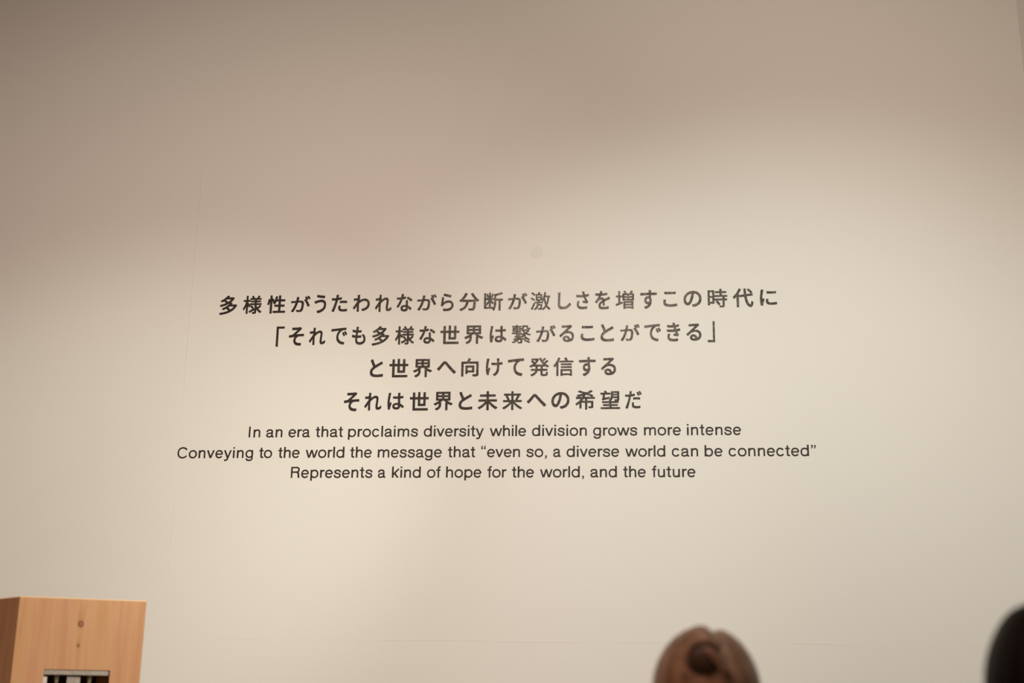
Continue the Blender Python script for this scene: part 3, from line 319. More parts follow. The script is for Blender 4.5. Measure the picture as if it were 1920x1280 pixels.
'け': '600 899 585 880 595 768 598 689 594 681 465 677 314 687 299 678 293 667 294 583 308 564 419 557 594 557 601 549 599 448 592 363 577 296 553 240 518 189 483 156 442 126 395 102 383 88 382 71 387 60 465 0 495 1 565 47 631 111 673 173 701 240 717 313 725 386 729 560 740 564 880 579 894 588 900 599 900 689 886 706 863 707 775 693 734 689 728 692 727 880 721 891 705 900|62 893 45 875 42 830 13 633 2 498 0 352 13 229 50 77 56 63 68 52 97 49 156 57 172 71 173 133 207 257 241 363 243 392 232 408 208 423 191 431 173 432 162 427 150 415 132 375 128 380 125 453 137 594 160 729 188 841 189 863 185 875 167 886',
'て': '752 895 470 871 82 832 23 830 5 819 0 802 8 703 17 690 29 683 52 684 276 718 442 734 441 728 405 683 376 638 352 592 331 537 320 487 313 413 315 352 322 296 349 222 391 160 417 133 458 96 517 59 605 23 670 8 746 0 770 2 785 19 811 99 808 130 793 142 705 153 617 177 540 219 509 247 476 292 454 352 446 419 457 487 484 561 508 604 539 648 581 689 630 722 693 748 776 759 876 762 885 765 897 777 900 876 887 896 858 900',
'発': '504 899 456 881 450 871 451 850 475 793 508 731 562 647 622 575 622 569 616 568 286 569 285 575 361 664 409 741 440 814 439 840 412 856 387 865 101 864 88 855 89 777 96 771 120 767 80 730 77 720 78 705 162 630 173 616 152 595 101 559 5 507 0 497 3 476 40 430 50 424 70 425 80 429 177 483 193 469 269 469 277 465 279 460 279 367 274 360 80 359 70 356 65 351 63 278 67 268 74 263 254 262 261 257 240 211 224 190 197 164 146 128 55 87 49 81 50 55 96 0 121 0 172 22 223 49 274 86 310 123 336 159 354 195 372 257 381 262 509 259 512 102 515 70 529 39 545 24 560 16 616 9 785 12 815 26 832 44 842 65 853 112 858 185 851 196 795 220 774 220 766 211 759 138 749 110 734 106 637 105 621 109 616 114 613 159 616 259 825 263 832 268 835 278 836 341 831 355 820 359 616 361 614 367 614 460 616 467 621 469 708 469 728 481 820 427 846 425 856 431 900 486 898 512 805 563 748 606 749 611 867 715 872 725 872 741 865 751 825 780 815 784 796 783 683 678 672 677 644 710 644 720 708 774 760 824 764 845 759 855 713 890 688 892 596 802 586 799 540 893 529 900|150 767 162 770 249 770 300 767 300 762 274 723 249 691 244 689|381 465 392 469 509 466 511 382 509 362 453 359 382 361',
'信': '546 900 493 880 486 869 486 848 537 755 537 749 530 747 268 746 268 755 303 843 303 874 295 881 247 895 216 895 208 884 169 786 122 692 64 599 2 519 0 501 3 490 38 433 49 427 70 431 122 494 127 494 129 19 130 8 138 1 211 0 221 5 226 14 225 656 229 672 258 727 262 718 263 666 268 658 279 654 880 655 891 656 900 666 900 734 891 745 645 747 640 786 588 879 572 899|342 610 332 599 332 537 336 527 347 521 807 521 817 523 825 532 826 599 823 605 812 610|342 476 332 464 332 402 336 393 347 388 812 388 821 392 826 402 826 464 823 471 812 477|326 336 319 324 318 216 319 19 326 6 342 3 404 5 412 14 415 38 425 41 734 40 740 34 742 14 749 7 823 6 834 14 836 319 835 330 828 337|414 247 734 249 740 242 740 138 737 133 729 130 420 130 415 132 413 138',
'未': '406 899 392 883 391 755 386 748 110 747 100 745 90 734 88 657 92 647 105 638 387 637 392 626 391 524 386 517 376 517 44 517 27 508 22 498 22 426 27 416 39 407 314 406 320 406 323 400 264 334 192 269 105 205 8 151 0 139 1 118 54 58 64 54 85 56 176 112 257 175 309 222 386 301 391 298 391 293 392 16 401 5 411 0 493 2 503 12 506 21 506 293 508 306 626 189 723 111 815 56 835 54 846 57 898 118 900 139 897 147 886 156 789 209 708 269 634 334 575 400 577 406 585 407 866 407 877 416 881 426 879 503 870 513 861 517 514 517 506 524 506 626 508 635 805 639 815 648 818 657 817 734 800 748 508 749 506 755 506 878 503 888 488 900',
'来': '405 899 397 887 396 794 390 786 85 786 70 784 64 778 62 700 68 690 75 687 166 685 143 669 141 643 189 555 216 487 215 482 209 480 29 480 17 467 19 389 34 380 322 378 317 368 278 326 189 246 96 181 8 133 0 124 0 103 49 45 60 42 80 45 152 87 219 134 302 206 385 292 390 298 395 297 398 10 411 0 493 2 502 15 504 301 509 300 602 201 679 133 736 92 819 43 829 39 850 41 900 98 900 124 803 179 715 242 633 314 582 368 577 378 586 381 870 381 882 389 883 467 875 479 695 480 687 482 687 487 775 643 776 669 763 685 829 687 842 695 842 778 829 786 509 786 502 794 502 882 498 894 488 900|239 685 344 687 394 685 397 674 397 513 394 482 312 482 320 498 319 519 314 534 292 586 239 680|504 685 627 687 668 685 664 669 638 612 585 513 581 482 509 481 502 487',
'希': '705 900 620 851 557 821 494 797 288 859 193 883 167 881 124 842 121 822 130 809 309 756 329 749 332 744 214 711 67 681 60 671 62 650 106 593 98 590 30 589 20 577 20 510 24 499 30 496 230 495 237 494 239 489 204 445 149 390 82 336 9 289 0 276 3 255 44 208 56 202 82 206 172 268 177 270 182 265 183 68 189 57 198 55 272 55 284 63 286 302 288 312 293 314 441 312 444 302 444 16 449 5 457 0 531 0 544 11 545 307 552 314 710 314 718 312 721 307 721 161 710 154 605 155 593 151 588 141 589 125 608 73 615 65 626 62 678 62 757 67 793 78 815 99 822 115 824 141 825 395 821 404 810 409 552 410 545 416 545 489 552 495 884 495 899 504 900 572 897 582 891 588 784 590 776 593 820 640 821 660 815 670 644 744 643 749 647 752 736 799 792 837 793 858 784 869 736 900|484 686 504 688 562 666 652 630 728 593 710 590 436 591 434 598 456 650 460 676|313 634 325 635 326 629 304 591 183 590 153 593|379 494 441 493 444 447 441 412 322 411 324 421',
'望': '234 900 176 885 163 873 163 852 185 809 185 804 181 801 17 800 6 797 0 788 0 719 6 709 17 705 96 705 102 697 102 553 93 527 66 500 64 490 65 474 88 426 96 418 117 418 186 442 420 504 434 516 434 585 425 598 398 597 207 553 204 564 204 692 207 704 452 705 462 708 470 719 470 788 462 798 308 802 261 889 250 899|499 868 489 863 485 852 483 681 479 633 469 575 459 543 437 506 418 484 380 452 379 431 404 399 409 388 404 385 377 384 91 384 80 379 76 372 76 303 85 291 398 288 401 282 401 250 398 243 393 241 128 240 117 228 116 180 118 159 123 153 133 148 393 148 398 146 401 138 398 96 22 93 15 90 10 79 10 15 17 3 38 0 881 0 892 2 899 10 900 79 895 90 886 93 515 94 510 95 506 106 507 143 515 148 775 148 786 151 793 159 794 223 791 234 786 239 515 241 507 244 506 282 508 287 515 290 818 290 828 291 837 298 841 308 840 372 833 381 821 388 839 399 855 415 863 431 867 458 867 857 860 866 849 868|588 777 595 782 759 782 765 777 766 751 764 745 754 742 595 742 587 745 586 751|584 655 595 659 759 658 766 649 766 623 764 617 754 614 589 614 582 617 580 623|566 527 574 530 759 529 766 522 766 484 763 479 754 476 646 474 640 463 640 447 659 394 658 386 478 385 475 388 479 394 508 420 533 452 547 479',
'だ': '247 896 243 890 243 838 237 792 226 729 222 723 127 717 8 723 0 718 1 620 8 609 193 605 199 597 161 448 106 276 62 162 20 70 19 36 24 27 95 1 127 0 138 5 178 104 216 213 259 357 323 612 329 616 508 646 525 652 528 660 528 752 525 764 492 765 394 744 351 739 349 758 369 849 367 887 361 891 285 898|775 896 739 878 737 844 813 706 824 699 851 700 895 720 900 729 897 769 827 890 813 900|672 856 634 839 628 833 627 798 704 660 742 658 784 677 789 689 786 723 723 838 710 856|536 580 465 576 433 569 431 471 438 462 628 472 775 460 808 461 814 465 816 563 808 573 683 582|383 325 376 316 365 242 363 173 366 139 385 93 399 74 427 52 487 28 568 16 721 18 813 28 827 36 832 110 829 145 791 147 737 137 634 129 585 131 530 143 497 162 487 174 475 196 472 213 483 282 481 316 421 325',
'n': '268 528 240 520 212 509 168 482 167 484 167 512 166 516 164 517 60 517 58 516 57 4 60 0 164 0 167 4 167 328 174 344 187 364 216 393 232 405 260 421 284 430 296 431 328 429 344 425 364 416 374 408 381 400 389 380 393 340 393 4 396 0 492 0 493 4 493 348 489 388 485 408 476 432 461 460 444 480 424 497 404 509 372 521 332 529 292 531',
'h': '60 714 57 712 57 4 60 0 164 0 167 4 167 328 174 344 187 364 216 393 232 405 260 421 284 430 296 431 328 429 344 425 364 416 374 408 381 400 389 380 393 340 393 4 396 0 492 0 493 4 493 360 489 388 485 408 478 428 469 448 458 464 444 480 428 494 412 504 372 521 332 529 288 531 272 529 252 525 212 509 168 482 167 484 167 712 164 714',
'm': '260 528 224 517 192 501 168 486 167 488 167 512 166 516 164 517 60 517 58 516 57 4 60 0 164 0 167 4 167 328 171 340 179 356 191 372 212 393 240 413 256 422 276 429 288 431 316 429 332 425 348 417 362 404 370 388 373 376 376 336 376 4 380 0 472 0 476 4 476 296 479 324 487 344 494 356 505 372 525 392 548 409 568 421 588 429 600 431 628 429 644 425 660 418 668 412 676 403 686 380 689 360 690 340 690 4 692 0 788 0 790 4 789 364 785 396 777 424 761 456 742 480 728 493 712 504 692 514 672 521 628 530 580 530 560 525 520 509 480 484 448 457 428 480 415 492 396 505 372 517 344 525 316 530 284 531',
'o': '280 532 244 530 216 525 180 513 148 497 124 481 96 455 71 424 55 396 42 368 31 328 27 304 25 256 27 212 31 188 42 148 55 120 71 92 96 61 124 35 148 19 180 3 216 -9 240 -13 288 -17 336 -13 360 -8 392 2 432 23 451 36 477 60 500 88 513 108 533 152 541 180 545 200 550 260 545 316 541 336 533 364 513 408 500 428 477 456 451 480 432 493 392 514 356 525 332 530|249 432 260 434 288 435 320 433 352 425 376 414 392 403 404 392 421 372 433 352 445 320 449 300 453 260 451 228 445 196 433 164 421 144 408 128 392 113 372 100 340 87 312 82 260 82 236 86 204 99 180 115 166 128 156 140 139 168 127 204 123 232 123 288 127 312 134 336 143 356 166 388 184 404 212 421 236 430',
'e': '264 532 228 529 208 526 180 517 160 508 124 485 108 472 88 451 71 428 59 408 47 380 38 356 31 324 27 296 26 248 27 216 31 192 38 160 47 136 66 96 83 72 100 52 128 28 148 14 172 2 204 -9 228 -14 264 -17 312 -13 348 -5 380 8 407 24 432 44 451 64 466 84 462 88 461 104 457 116 444 132 428 141 412 143 396 140 388 142 374 124 356 107 336 94 316 87 296 82 264 81 244 82 224 87 204 95 184 107 159 132 148 149 135 176 127 204 126 216 128 218 464 218 466 220 466 248 488 255 504 270 512 271 514 276 513 300 506 340 500 360 489 392 469 428 457 444 440 464 416 485 400 496 360 517 336 525 312 530 276 533|235 432 272 435 300 433 328 425 356 409 381 384 392 367 405 340 413 308 408 306 128 307 127 308 130 324 138 348 151 372 164 390 176 402 196 417 212 425',
'c': '260 532 228 529 208 525 184 518 164 509 136 493 120 481 91 452 79 436 64 412 43 364 31 312 27 248 30 208 34 184 47 140 59 112 71 92 88 68 104 50 136 24 172 3 196 -6 224 -13 280 -17 316 -13 348 -6 380 7 408 23 424 35 446 56 473 92 475 96 471 100 470 120 461 136 452 144 444 149 432 153 420 153 400 147 396 149 373 120 352 103 328 90 304 83 276 81 240 83 212 92 192 103 171 120 155 140 139 172 131 196 126 228 125 276 127 296 130 316 139 344 155 376 172 397 192 413 204 421 224 429 244 434 268 435 300 434 320 429 340 420 359 408 373 396 390 376 416 371 436 375 444 379 454 388 461 400 465 412 465 428 468 432 453 452 424 480 396 501 372 513 348 522 320 529 292 532',
'a': '200 528 164 521 124 505 93 484 76 468 64 452 52 432 39 396 34 364 38 360 46 344 60 331 72 326 88 325 100 327 116 336 131 352 135 372 143 392 152 404 164 414 180 422 204 429 236 432 268 432 296 429 316 425 336 417 347 408 354 396 356 384 356 328 312 319 208 306 172 298 148 290 120 277 92 261 76 248 60 231 47 212 35 180 31 160 31 124 35 100 43 76 51 60 59 48 72 33 100 10 132 -5 164 -13 208 -17 252 -13 276 -9 316 3 336 11 368 30 372 31 380 20 394 8 408 -1 420 -6 436 -10 464 -11 512 -7 516 -4 514 40 510 60 508 88 504 91 464 87 456 88 454 396 449 424 437 452 422 472 400 493 380 505 352 518 324 525 296 529 248 531|344 228 352 230 357 228 357 172 354 160 345 140 336 129 319 112 304 102 280 91 252 83 224 79 192 79 168 83 152 90 139 100 131 112 126 132 126 152 128 160 131 168 136 174 156 189 184 202 212 210',
'r': '60 517 58 516 57 512 57 4 60 0 164 0 167 4 167 316 174 344 184 364 199 384 212 396 228 406 248 414 264 417 296 418 316 416 335 432 345 444 350 460 349 484 341 500 332 509 329 516 324 517 276 519 248 517 204 505 168 488 167 512 166 516 164 517',
't': '100 672 99 528 98 524 16 523 14 520 14 436 16 433 96 433 98 432 99 428 99 120 103 80 107 64 115 44 123 32 140 15 160 3 184 -5 212 -8 288 -6 290 -4 289 20 286 92 284 95 224 93 204 95 202 100 201 124 201 428 202 432 204 433 284 433 288 436 288 520 284 523 202 524 201 528 200 672',
'p': '304 532 268 529 232 521 208 513 168 490 167 492 167 512 166 516 164 517 60 517 58 516 57 -180 58 -184 60 -185 164 -185 166 -184 167 24 168 26 208 3 244 -9 268 -13 316 -17 356 -13 392 -5 416 3 447 20 472 38 496 61 517 88 529 108 549 152 558 184 562 216 565 260 561 308 558 332 549 364 534 400 517 428 496 455 472 478 444 498 416 513 380 525 356 529|276 432 312 435 340 434 372 425 396 413 408 405 422 392 436 375 449 352 461 316 466 288 466 228 461 200 449 164 429 132 408 111 380 94 360 86 336 82 288 82 264 86 244 94 216 111 198 128 179 156 167 184 167 328 175 352 195 384 216 405 228 413 249 424',
'b': '60 714 57 712 57 4 60 0 164 0 167 4 167 24 168 26 208 3 244 -9 272 -14 312 -17 352 -14 380 -9 416 3 440 16 474 40 496 61 517 88 537 124 549 152 557 180 562 212 565 256 562 304 558 332 549 364 534 400 517 428 505 444 496 455 472 478 447 496 424 509 380 525 352 530 312 533 268 529 244 525 208 513 168 490 167 492 167 712 164 714|276 432 312 435 340 434 372 425 396 413 408 405 422 392 436 375 449 352 461 316 466 288 466 228 461 200 449 164 429 132 408 111 380 94 360 86 336 82 288 82 264 86 244 94 216 111 198 128 179 156 167 184 167 328 175 352 195 384 216 405 228 413 249 424',
'd': '428 714 426 712 426 496 424 490 408 501 384 513 348 525 324 530 276 533 236 529 200 521 176 512 148 498 120 477 98 456 76 428 59 400 43 360 36 332 30 300 29 260 30 220 39 172 47 144 59 116 76 88 91 68 124 35 148 18 176 4 212 -9 240 -14 280 -17 324 -14 348 -9 384 3 408 15 424 26 426 20 426 4 428 0 532 0 536 4 536 712 532 714|245 432 280 435 308 434 332 429 360 416 380 402 401 380 416 356 426 332 426 184 416 160 395 128 372 107 344 92 312 83 280 81 252 82 220 91 196 103 172 123 155 144 139 176 130 204 127 228 127 288 135 328 146 356 155 372 167 388 184 404 212 422 232 429',
'g': '268 532 236 530 208 525 172 512 144 498 120 481 94 456 75 432 63 412 43 368 35 340 31 316 27 264 30 220 35 192 43 164 58 128 75 100 94 76 120 51 144 34 172 20 208 7 236 2 276 -1 316 2 344 7 380 20 408 34 410 32 409 -24 404 -44 397 -60 388 -72 372 -84 352 -93 336 -98 312 -102 260 -103 232 -101 200 -93 180 -85 168 -77 159 -68 154 -60 148 -40 132 -24 124 -19 112 -16 100 -15 84 -19 68 -30 58 -44 52 -60 53 -64 55 -76 63 -100 84 -132 100 -149 116 -161 152 -181 188 -193 240 -201 304 -202 344 -197 364 -193 400 -181 416 -173 440 -158 460 -140 473 -124 488 -100 497 -80 502 -64 509 -24 510 164 517 192 521 216 525 268 521 316 517 340 510 368 509 516 508 517 412 517 411 516 410 500 408 498 380 512 344 525 316 530|240 432 276 435 300 434 324 429 339 424 360 413 384 393 398 376 409 356 409 176 396 153 385 140 372 127 352 114 324 103 300 98 276 97 248 98 216 107 197 116 180 127 167 140 154 156 143 176 131 208 126 236 126 296 131 324 143 356 156 379 167 392 180 405 197 416 213 424',
'i': '60 714 56 712 56 620 60 618 164 618 166 620 166 712 164 714|60 517 56 516 56 4 60 0 164 0 166 4 165 516 164 517',
'l': '60 714 56 712 56 4 60 0 164 0 166 4 166 712 164 714',
'I': '80 714 78 712 78 4 80 0 180 0 182 4 182 712 176 714',
's': '232 532 196 529 148 517 112 500 96 489 80 474 68 460 58 444 51 428 47 412 43 380 47 352 51 336 58 320 72 300 94 280 116 266 132 259 164 247 300 213 332 201 347 192 360 180 365 172 369 160 369 136 361 116 350 104 336 95 316 88 296 83 252 79 208 83 176 91 160 98 144 109 131 124 123 140 118 156 117 172 112 174 100 187 88 194 72 197 52 193 36 182 28 172 25 164 20 160 22 140 27 120 36 96 46 76 64 52 76 40 96 24 116 11 136 2 172 -9 224 -17 272 -17 312 -13 332 -9 368 3 392 15 404 23 428 44 441 60 450 76 461 104 465 124 466 148 465 172 461 192 452 215 437 240 412 265 396 276 364 293 332 305 288 317 212 335 184 343 164 351 149 360 143 368 141 380 143 396 147 404 156 413 172 422 192 429 212 433 232 435 284 434 320 425 340 416 352 408 360 400 369 388 373 376 377 356 392 339 408 330 428 329 440 331 448 335 462 348 468 360 473 364 473 368 465 408 453 436 444 450 430 468 412 485 396 496 364 512 324 525 300 529 272 532',
'v': '0 517 -1 516 3 504 196 4 200 0 224 0 248 9 252 9 276 0 300 0 304 4 309 16 501 516 500 517 392 517 388 514 253 164 252 161 248 161 112 514 108 517',
'y': '0 517 -1 516 199 16 204 6 212 9 213 8 192 -48 181 -68 172 -78 160 -85 144 -89 108 -91 68 -88 64 -94 48 -105 40 -116 34 -132 35 -152 42 -168 58 -184 60 -189 124 -192 160 -189 180 -185 204 -176 224 -165 240 -153 253 -140 265 -124 285 -88 503 516 500 517 400 517 396 515 265 152 264 149 260 146 112 516 108 517',
'w': '-8 517 -9 516 152 3 156 0 268 0 272 3 375 336 380 346 483 12 488 0 604 0 613 24 765 508 766 516 764 517 664 517 662 516 548 155 543 160 433 516 432 517 328 517 326 516 212 151 97 516 92 517',
'u': '64 517 62 512 63 164 71 112 78 88 88 68 104 44 120 27 136 15 152 6 180 -5 216 -13 260 -15 300 -13 340 -5 364 4 384 14 388 12 388 4 392 0 496 0 498 4 497 516 496 517 392 517 388 516 388 176 386 164 377 144 366 128 350 112 336 103 320 95 304 90 280 86 260 86 228 87 212 91 192 99 182 108 175 120 167 144 163 192 163 516 160 517',
'k': '56 714 53 712 53 4 56 0 160 0 163 4 163 156 212 210 360 1 364 0 488 0 489 4 289 288 290 292 515 528 515 532 444 599 164 306 163 308 163 712 160 714',
'f': '208 725 180 717 164 709 152 701 134 684 118 660 111 644 102 612 100 580 98 524 12 523 10 520 10 436 12 433 96 433 98 432 99 428 100 0 200 0 201 428 202 432 204 433 276 433 280 436 280 520 276 523 202 524 201 572 203 600 207 612 212 620 228 625 276 622 281 624 289 720 284 722 252 726',
'R': '76 714 74 712 74 4 76 0 172 0 176 4 176 320 180 323 396 323 400 318 420 317 448 313 471 304 480 296 485 288 493 268 497 252 501 216 503 156 507 96 515 48 528 2 532 0 640 0 644 3 645 4 627 48 619 84 614 120 609 228 605 264 601 288 594 312 586 332 574 352 558 372 584 400 605 432 618 464 626 504 626 548 621 580 610 612 601 628 591 644 572 665 540 689 516 701 492 709 472 714|176 620 180 623 400 623 440 621 472 613 484 608 500 599 512 587 521 572 526 560 529 544 530 528 529 512 522 484 514 468 500 452 476 436 452 427 440 425 404 426 400 421 396 421 180 421 176 424',
'C': '332 728 304 724 264 714 232 701 200 685 172 665 143 640 120 615 96 583 78 552 62 516 51 480 43 444 38 408 36 356 38 308 42 272 51 232 63 196 79 160 95 132 119 100 136 81 173 48 204 27 236 11 268 -1 300 -9 344 -15 384 -17 436 -13 464 -9 492 -1 532 14 568 35 596 55 628 85 645 104 664 132 663 136 657 140 650 160 640 172 624 181 612 183 596 183 588 188 552 145 536 130 516 115 492 102 464 91 432 83 416 81 384 79 328 83 296 91 284 95 244 116 228 127 209 144 194 160 179 180 163 208 151 236 143 260 138 284 134 320 132 356 134 396 143 452 155 488 164 508 183 540 196 556 220 580 248 601 272 614 292 622 320 630 352 634 416 633 444 629 472 620 492 612 512 601 536 584 561 560 588 526 596 531 616 531 628 534 636 539 649 552 653 560 656 572 665 580 649 604 629 628 595 660 564 682 528 701 484 717 428 729 384 731',
',': '88 97 87 96 87 4 92 2 128 2 133 0 129 -24 121 -44 112 -56 104 -62 92 -66 82 -76 79 -84 78 -100 82 -108 89 -116 104 -123 116 -121 128 -117 143 -108 161 -92 172 -76 181 -56 189 -28 193 4 194 48 191 52 191 96 188 98',
'”': '60 693 58 688 58 600 60 597 100 597 103 596 102 580 98 564 90 548 79 536 61 528 54 520 50 512 50 496 55 484 60 479 76 471 100 479 115 488 133 504 144 521 153 540 161 572 165 608 166 640 162 648 162 688 160 693|236 693 234 692 233 688 233 600 236 597 276 597 278 596 278 592 273 564 266 548 259 540 252 535 236 528 227 516 224 508 224 500 227 488 230 484 240 476 252 471 276 479 290 488 308 504 321 524 329 544 337 576 341 640 341 644 337 648 337 692 336 693',
'“': '136 737 116 729 96 715 80 696 71 680 66 668 58 636 55 600 54 568 58 564 58 520 60 517 160 517 162 520 161 612 160 613 120 613 117 616 123 648 131 664 140 674 156 680 160 683 168 694 170 700 170 716 164 727 156 734 148 737 144 738|308 736 284 725 268 712 252 691 239 660 231 620 230 584 229 568 233 564 233 520 236 517 332 517 336 518 337 520 337 612 336 613 296 613 291 616 295 636 303 660 313 672 320 677 332 681 340 689 346 700 346 712 341 724 332 733 320 738',
}
ADV = {'n': 556, 'h': 556, 'm': 853, 'o': 574, 'e': 537, 'c': 537, 'a': 537, 'r': 333, 't': 315, 'p': 593, 'b': 593, 'd': 593, 'g': 574, 'i': 222, 'l': 222, 'I': 259, 's': 500, 'v': 500, 'y': 500, 'w': 758, 'u': 556, 'k': 519, 'f': 296, 'R': 685, 'C': 722, ',': 278, '”': 400, '“': 400}
# one row per line: character, left, right, bottom, top on the wall in millimetres
JP = [
'多 -1986 -1901 3269 3366;様 -1871 -1779 3272 3364;性 -1752 -1662 3272 3364;が -1635 -1541 3278 3359;う -1520 -1463 3271 3363;た -1437 -1360 3276 3362;わ -1332 -1251 3275 3360;れ -1225 -1145 3273 3359;な -1121 -1046 3273 3361;が -1022 -929 3277 3357;ら -908 -847 3272 3360;分 -820 -726 3272 3361;断 -702 -612 3271 3362;が -588 -496 3276 3357;激 -480 -387 3271 3360;し -352 -290 3273 3356;さ -265 -205 3272 3360;を -177 -107 3270 3361;増 -81 6 3270 3360;す 35 112 3269 3362;こ 141 206 3278 3352;の 235 319 3276 3354;時 347 438 3271 3362;代 463 557 3271 3362;に 587 665 3277 3355',
'「 -1698 -1659 3107 3207;そ -1636 -1563 3111 3203;れ -1537 -1458 3113 3199;で -1431 -1354 3114 3197;も -1330 -1264 3112 3201;多 -1233 -1151 3107 3202;様 -1122 -1031 3110 3201;な -1006 -931 3113 3200;世 -906 -816 3110 3201;界 -792 -702 3109 3200;は -672 -592 3115 3196;繋 -567 -478 3109 3200;が -453 -361 3115 3196;る -344 -275 3113 3196;こ -245 -180 3117 3191;と -152 -89 3113 3198;が -60 30 3115 3196;で 51 128 3112 3195;き 155 217 3110 3201;る 245 314 3112 3195;」 342 376 3104 3205',
'と -1236 -1173 2953 3040;世 -1144 -1054 2951 3041;界 -1030 -941 2950 3039;へ -917 -828 2966 3027;向 -803 -721 2952 3040;け -687 -609 2953 3038;て -584 -508 2952 3037;発 -483 -392 2950 3039;信 -371 -278 2950 3039;す -253 -175 2949 3040;る -151 -81 2952 3036',
'そ -1353 -1280 2790 2881;れ -1255 -1174 2793 2878;は -1146 -1068 2796 2877;世 -1041 -952 2791 2880;界 -928 -839 2791 2880;と -811 -747 2793 2879;未 -721 -630 2790 2881;来 -606 -515 2790 2880;へ -493 -404 2806 2866;の -380 -296 2795 2874;希 -269 -179 2790 2882;望 -154 -64 2792 2879;だ -41 35 2793 2876',
]
# baseline height in metres; word, left, right in millimetres
EN = [
(2.6684, 'In -1799 -1744;an -1715 -1638;era -1609 -1507;that -1480 -1351;proclaims -1326 -997;diversity -970 -691;while -663 -495;division -468 -217;grows -188 13;more 43 210;intense 237 480'),
(2.5708, 'Conveying -2135 -1771;to -1743 -1681;the -1652 -1550;world -1522 -1339;the -1312 -1210;message -1182 -883;that -855 -729;“even -701 -522;so, -493 -399;a -370 -336;diverse -309 -70;world -43 138;can 167 285;be 314 394;connected” 421 808'),
(2.4769, 'Represents -1586 -1203;a -1177 -1142;kind -1112 -978;of -949 -886;hope -861 -698;for -671 -582;the -558 -457;world, -430 -230;and -201 -81;the -53 49;future 76 271'),
]
_gm = {}
def glyph_mesh(ch, mtl):
    if ch in _gm: return _gm[ch]
    cu = bpy.data.curves.new('outline', 'CURVE'); cu.dimensions = '2D'; cu.fill_mode = 'BOTH'; cu.extrude = 0.5
    for part in GLYPHS[ch].split('|'):
        v = list(map(int, part.split())); n = len(v) // 2
        sp_ = cu.splines.new('POLY'); sp_.points.add(n - 1); sp_.use_cyclic_u = True
        for i in range(n): sp_.points[i].co = (v[2 * i], v[2 * i + 1], 0, 1)
    ob = bpy.data.objects.new('outline', cu); COL.objects.link(ob)
    bpy.context.view_layer.update()
    me = bpy.data.meshes.new_from_object(ob.evaluated_get(bpy.context.evaluated_depsgraph_get()))
    bpy.data.objects.remove(ob); bpy.data.curves.remove(cu)
    me.name = 'character'; me.materials.clear(); me.materials.append(mtl)
    xs = [c.co.x for c in me.vertices]
    _gm[ch] = (me, min(xs), max(xs)); return _gm[ch]
TH = 0.0008
def put(ch, x, z, sx, sz, name, parent, mtl, base):
    me = glyph_mesh(ch, mtl)[0]
    o = bpy.data.objects.new(name, me); COL.objects.link(o); o.parent = parent
    o.location = (x - base[0], 0, z - base[2]); o.rotation_euler = (math.radians(90), 0, 0); o.scale = (sx, sz, TH)
base = (-0.5, WALL_Y - TH / 2, 2.79)
jp = empty('wall_lettering', base)
tag(jp, 'four lines of bold black Japanese characters on the wall, grey with fine pale lines at upper right', 'lettering')
for row in JP:
    ln = empty('text_line', parent=jp)
    for it in row.split(';'):
        ch, x0, x1, z0, z1 = it.split(); x0, x1, z0, z1 = (int(q) / 1000 for q in (x0, x1, z0, z1))
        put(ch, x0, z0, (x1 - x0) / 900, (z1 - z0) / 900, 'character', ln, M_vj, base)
base = (-0.6, WALL_Y - TH / 2, 2.47)
en = empty('wall_lettering', base)
tag(en, 'three lines of thin black English sentences below the Japanese text on the wall', 'lettering')
EM, EX = 0.0722 / 1000, 0.0742 / 1000
for zb, words in EN:
    ln = empty('text_line', parent=en)
    for it in words.split(';'):
        wd, x0, x1 = it.split(); x0, x1 = int(x0) / 1000, int(x1) / 1000
        first = glyph_mesh(wd[0], M_ve)[1]; last = glyph_mesh(wd[-1], M_ve)[2]
        ink = (sum(ADV[c] for c in wd[:-1]) + last - first) * EX
        sx = EX; tr = 0.0
        if len(wd) > 1: tr = (x1 - x0 - ink) / (len(wd) - 1)
        else: sx = EX * (x1 - x0) / ink
        x = x0 - first * sx
        for c in wd:
            put(c, x, zb, sx, EM, 'letter', ln, M_ve, base)
            x += ADV[c] * sx + tr

# ------------------------------------------------------------------ timber column with bolted steel joint
A = Vector((-1.96428608, 4.03457547, 0)); B = Vector((-1.61133969, 4.20659826, 0)); D = Vector((-2.08077778, 4.13323873, 0))
ang = math.atan2(B.y - A.y, B.x - A.x); Wd = (B - A).length; H = 1.80
col_ = empty('timber_column', A, ang)
tag(col_, 'light cedar column with two knots and a cut-out holding a bolted steel joint, left foreground', 'column')
# local frame: x along the front face, y into the column; the side face runs back to the left
ad = (D - A).normalized(); rot = Matrix.Rotation(-ang, 3, 'Z'); adl = rot @ ad * 0.40
def prism(bm, pts, z0, z1):
    vb = [bm.verts.new((x, y, z0)) for x, y in pts]; vt = [bm.verts.new((x, y, z1)) for x, y in pts]
    n = len(pts); bm.faces.new(vt); bm.faces.new(vb[::-1])
    for i in range(n): bm.faces.new((vb[i], vb[(i + 1) % n], vt[(i + 1) % n], vt[i]))
OX0, OX1, OZ1, OZ0, DP = 0.0965, 0.2975, 1.5750, 1.05, 0.17
bk = [(Wd, 0), (Wd + adl.x, adl.y), (adl.x, adl.y), (0, 0)]
def xl(y): return adl.x * y / adl.y
ch_ = 0.0028
bm = bmesh.new()
L_, R_ = lambda y: xl(y), lambda y: Wd + xl(y)
prism(bm, [(0, 0), (Wd, 0), (R_(adl.y), adl.y), (L_(adl.y), adl.y)], OZ1, H - ch_)
prism(bm, [(0, 0), (Wd, 0), (R_(adl.y), adl.y), (L_(adl.y), adl.y)], 0.0, OZ0)
prism(bm, [(0, 0), (OX0, 0), (OX0, DP), (L_(DP), DP)], OZ0, OZ1)
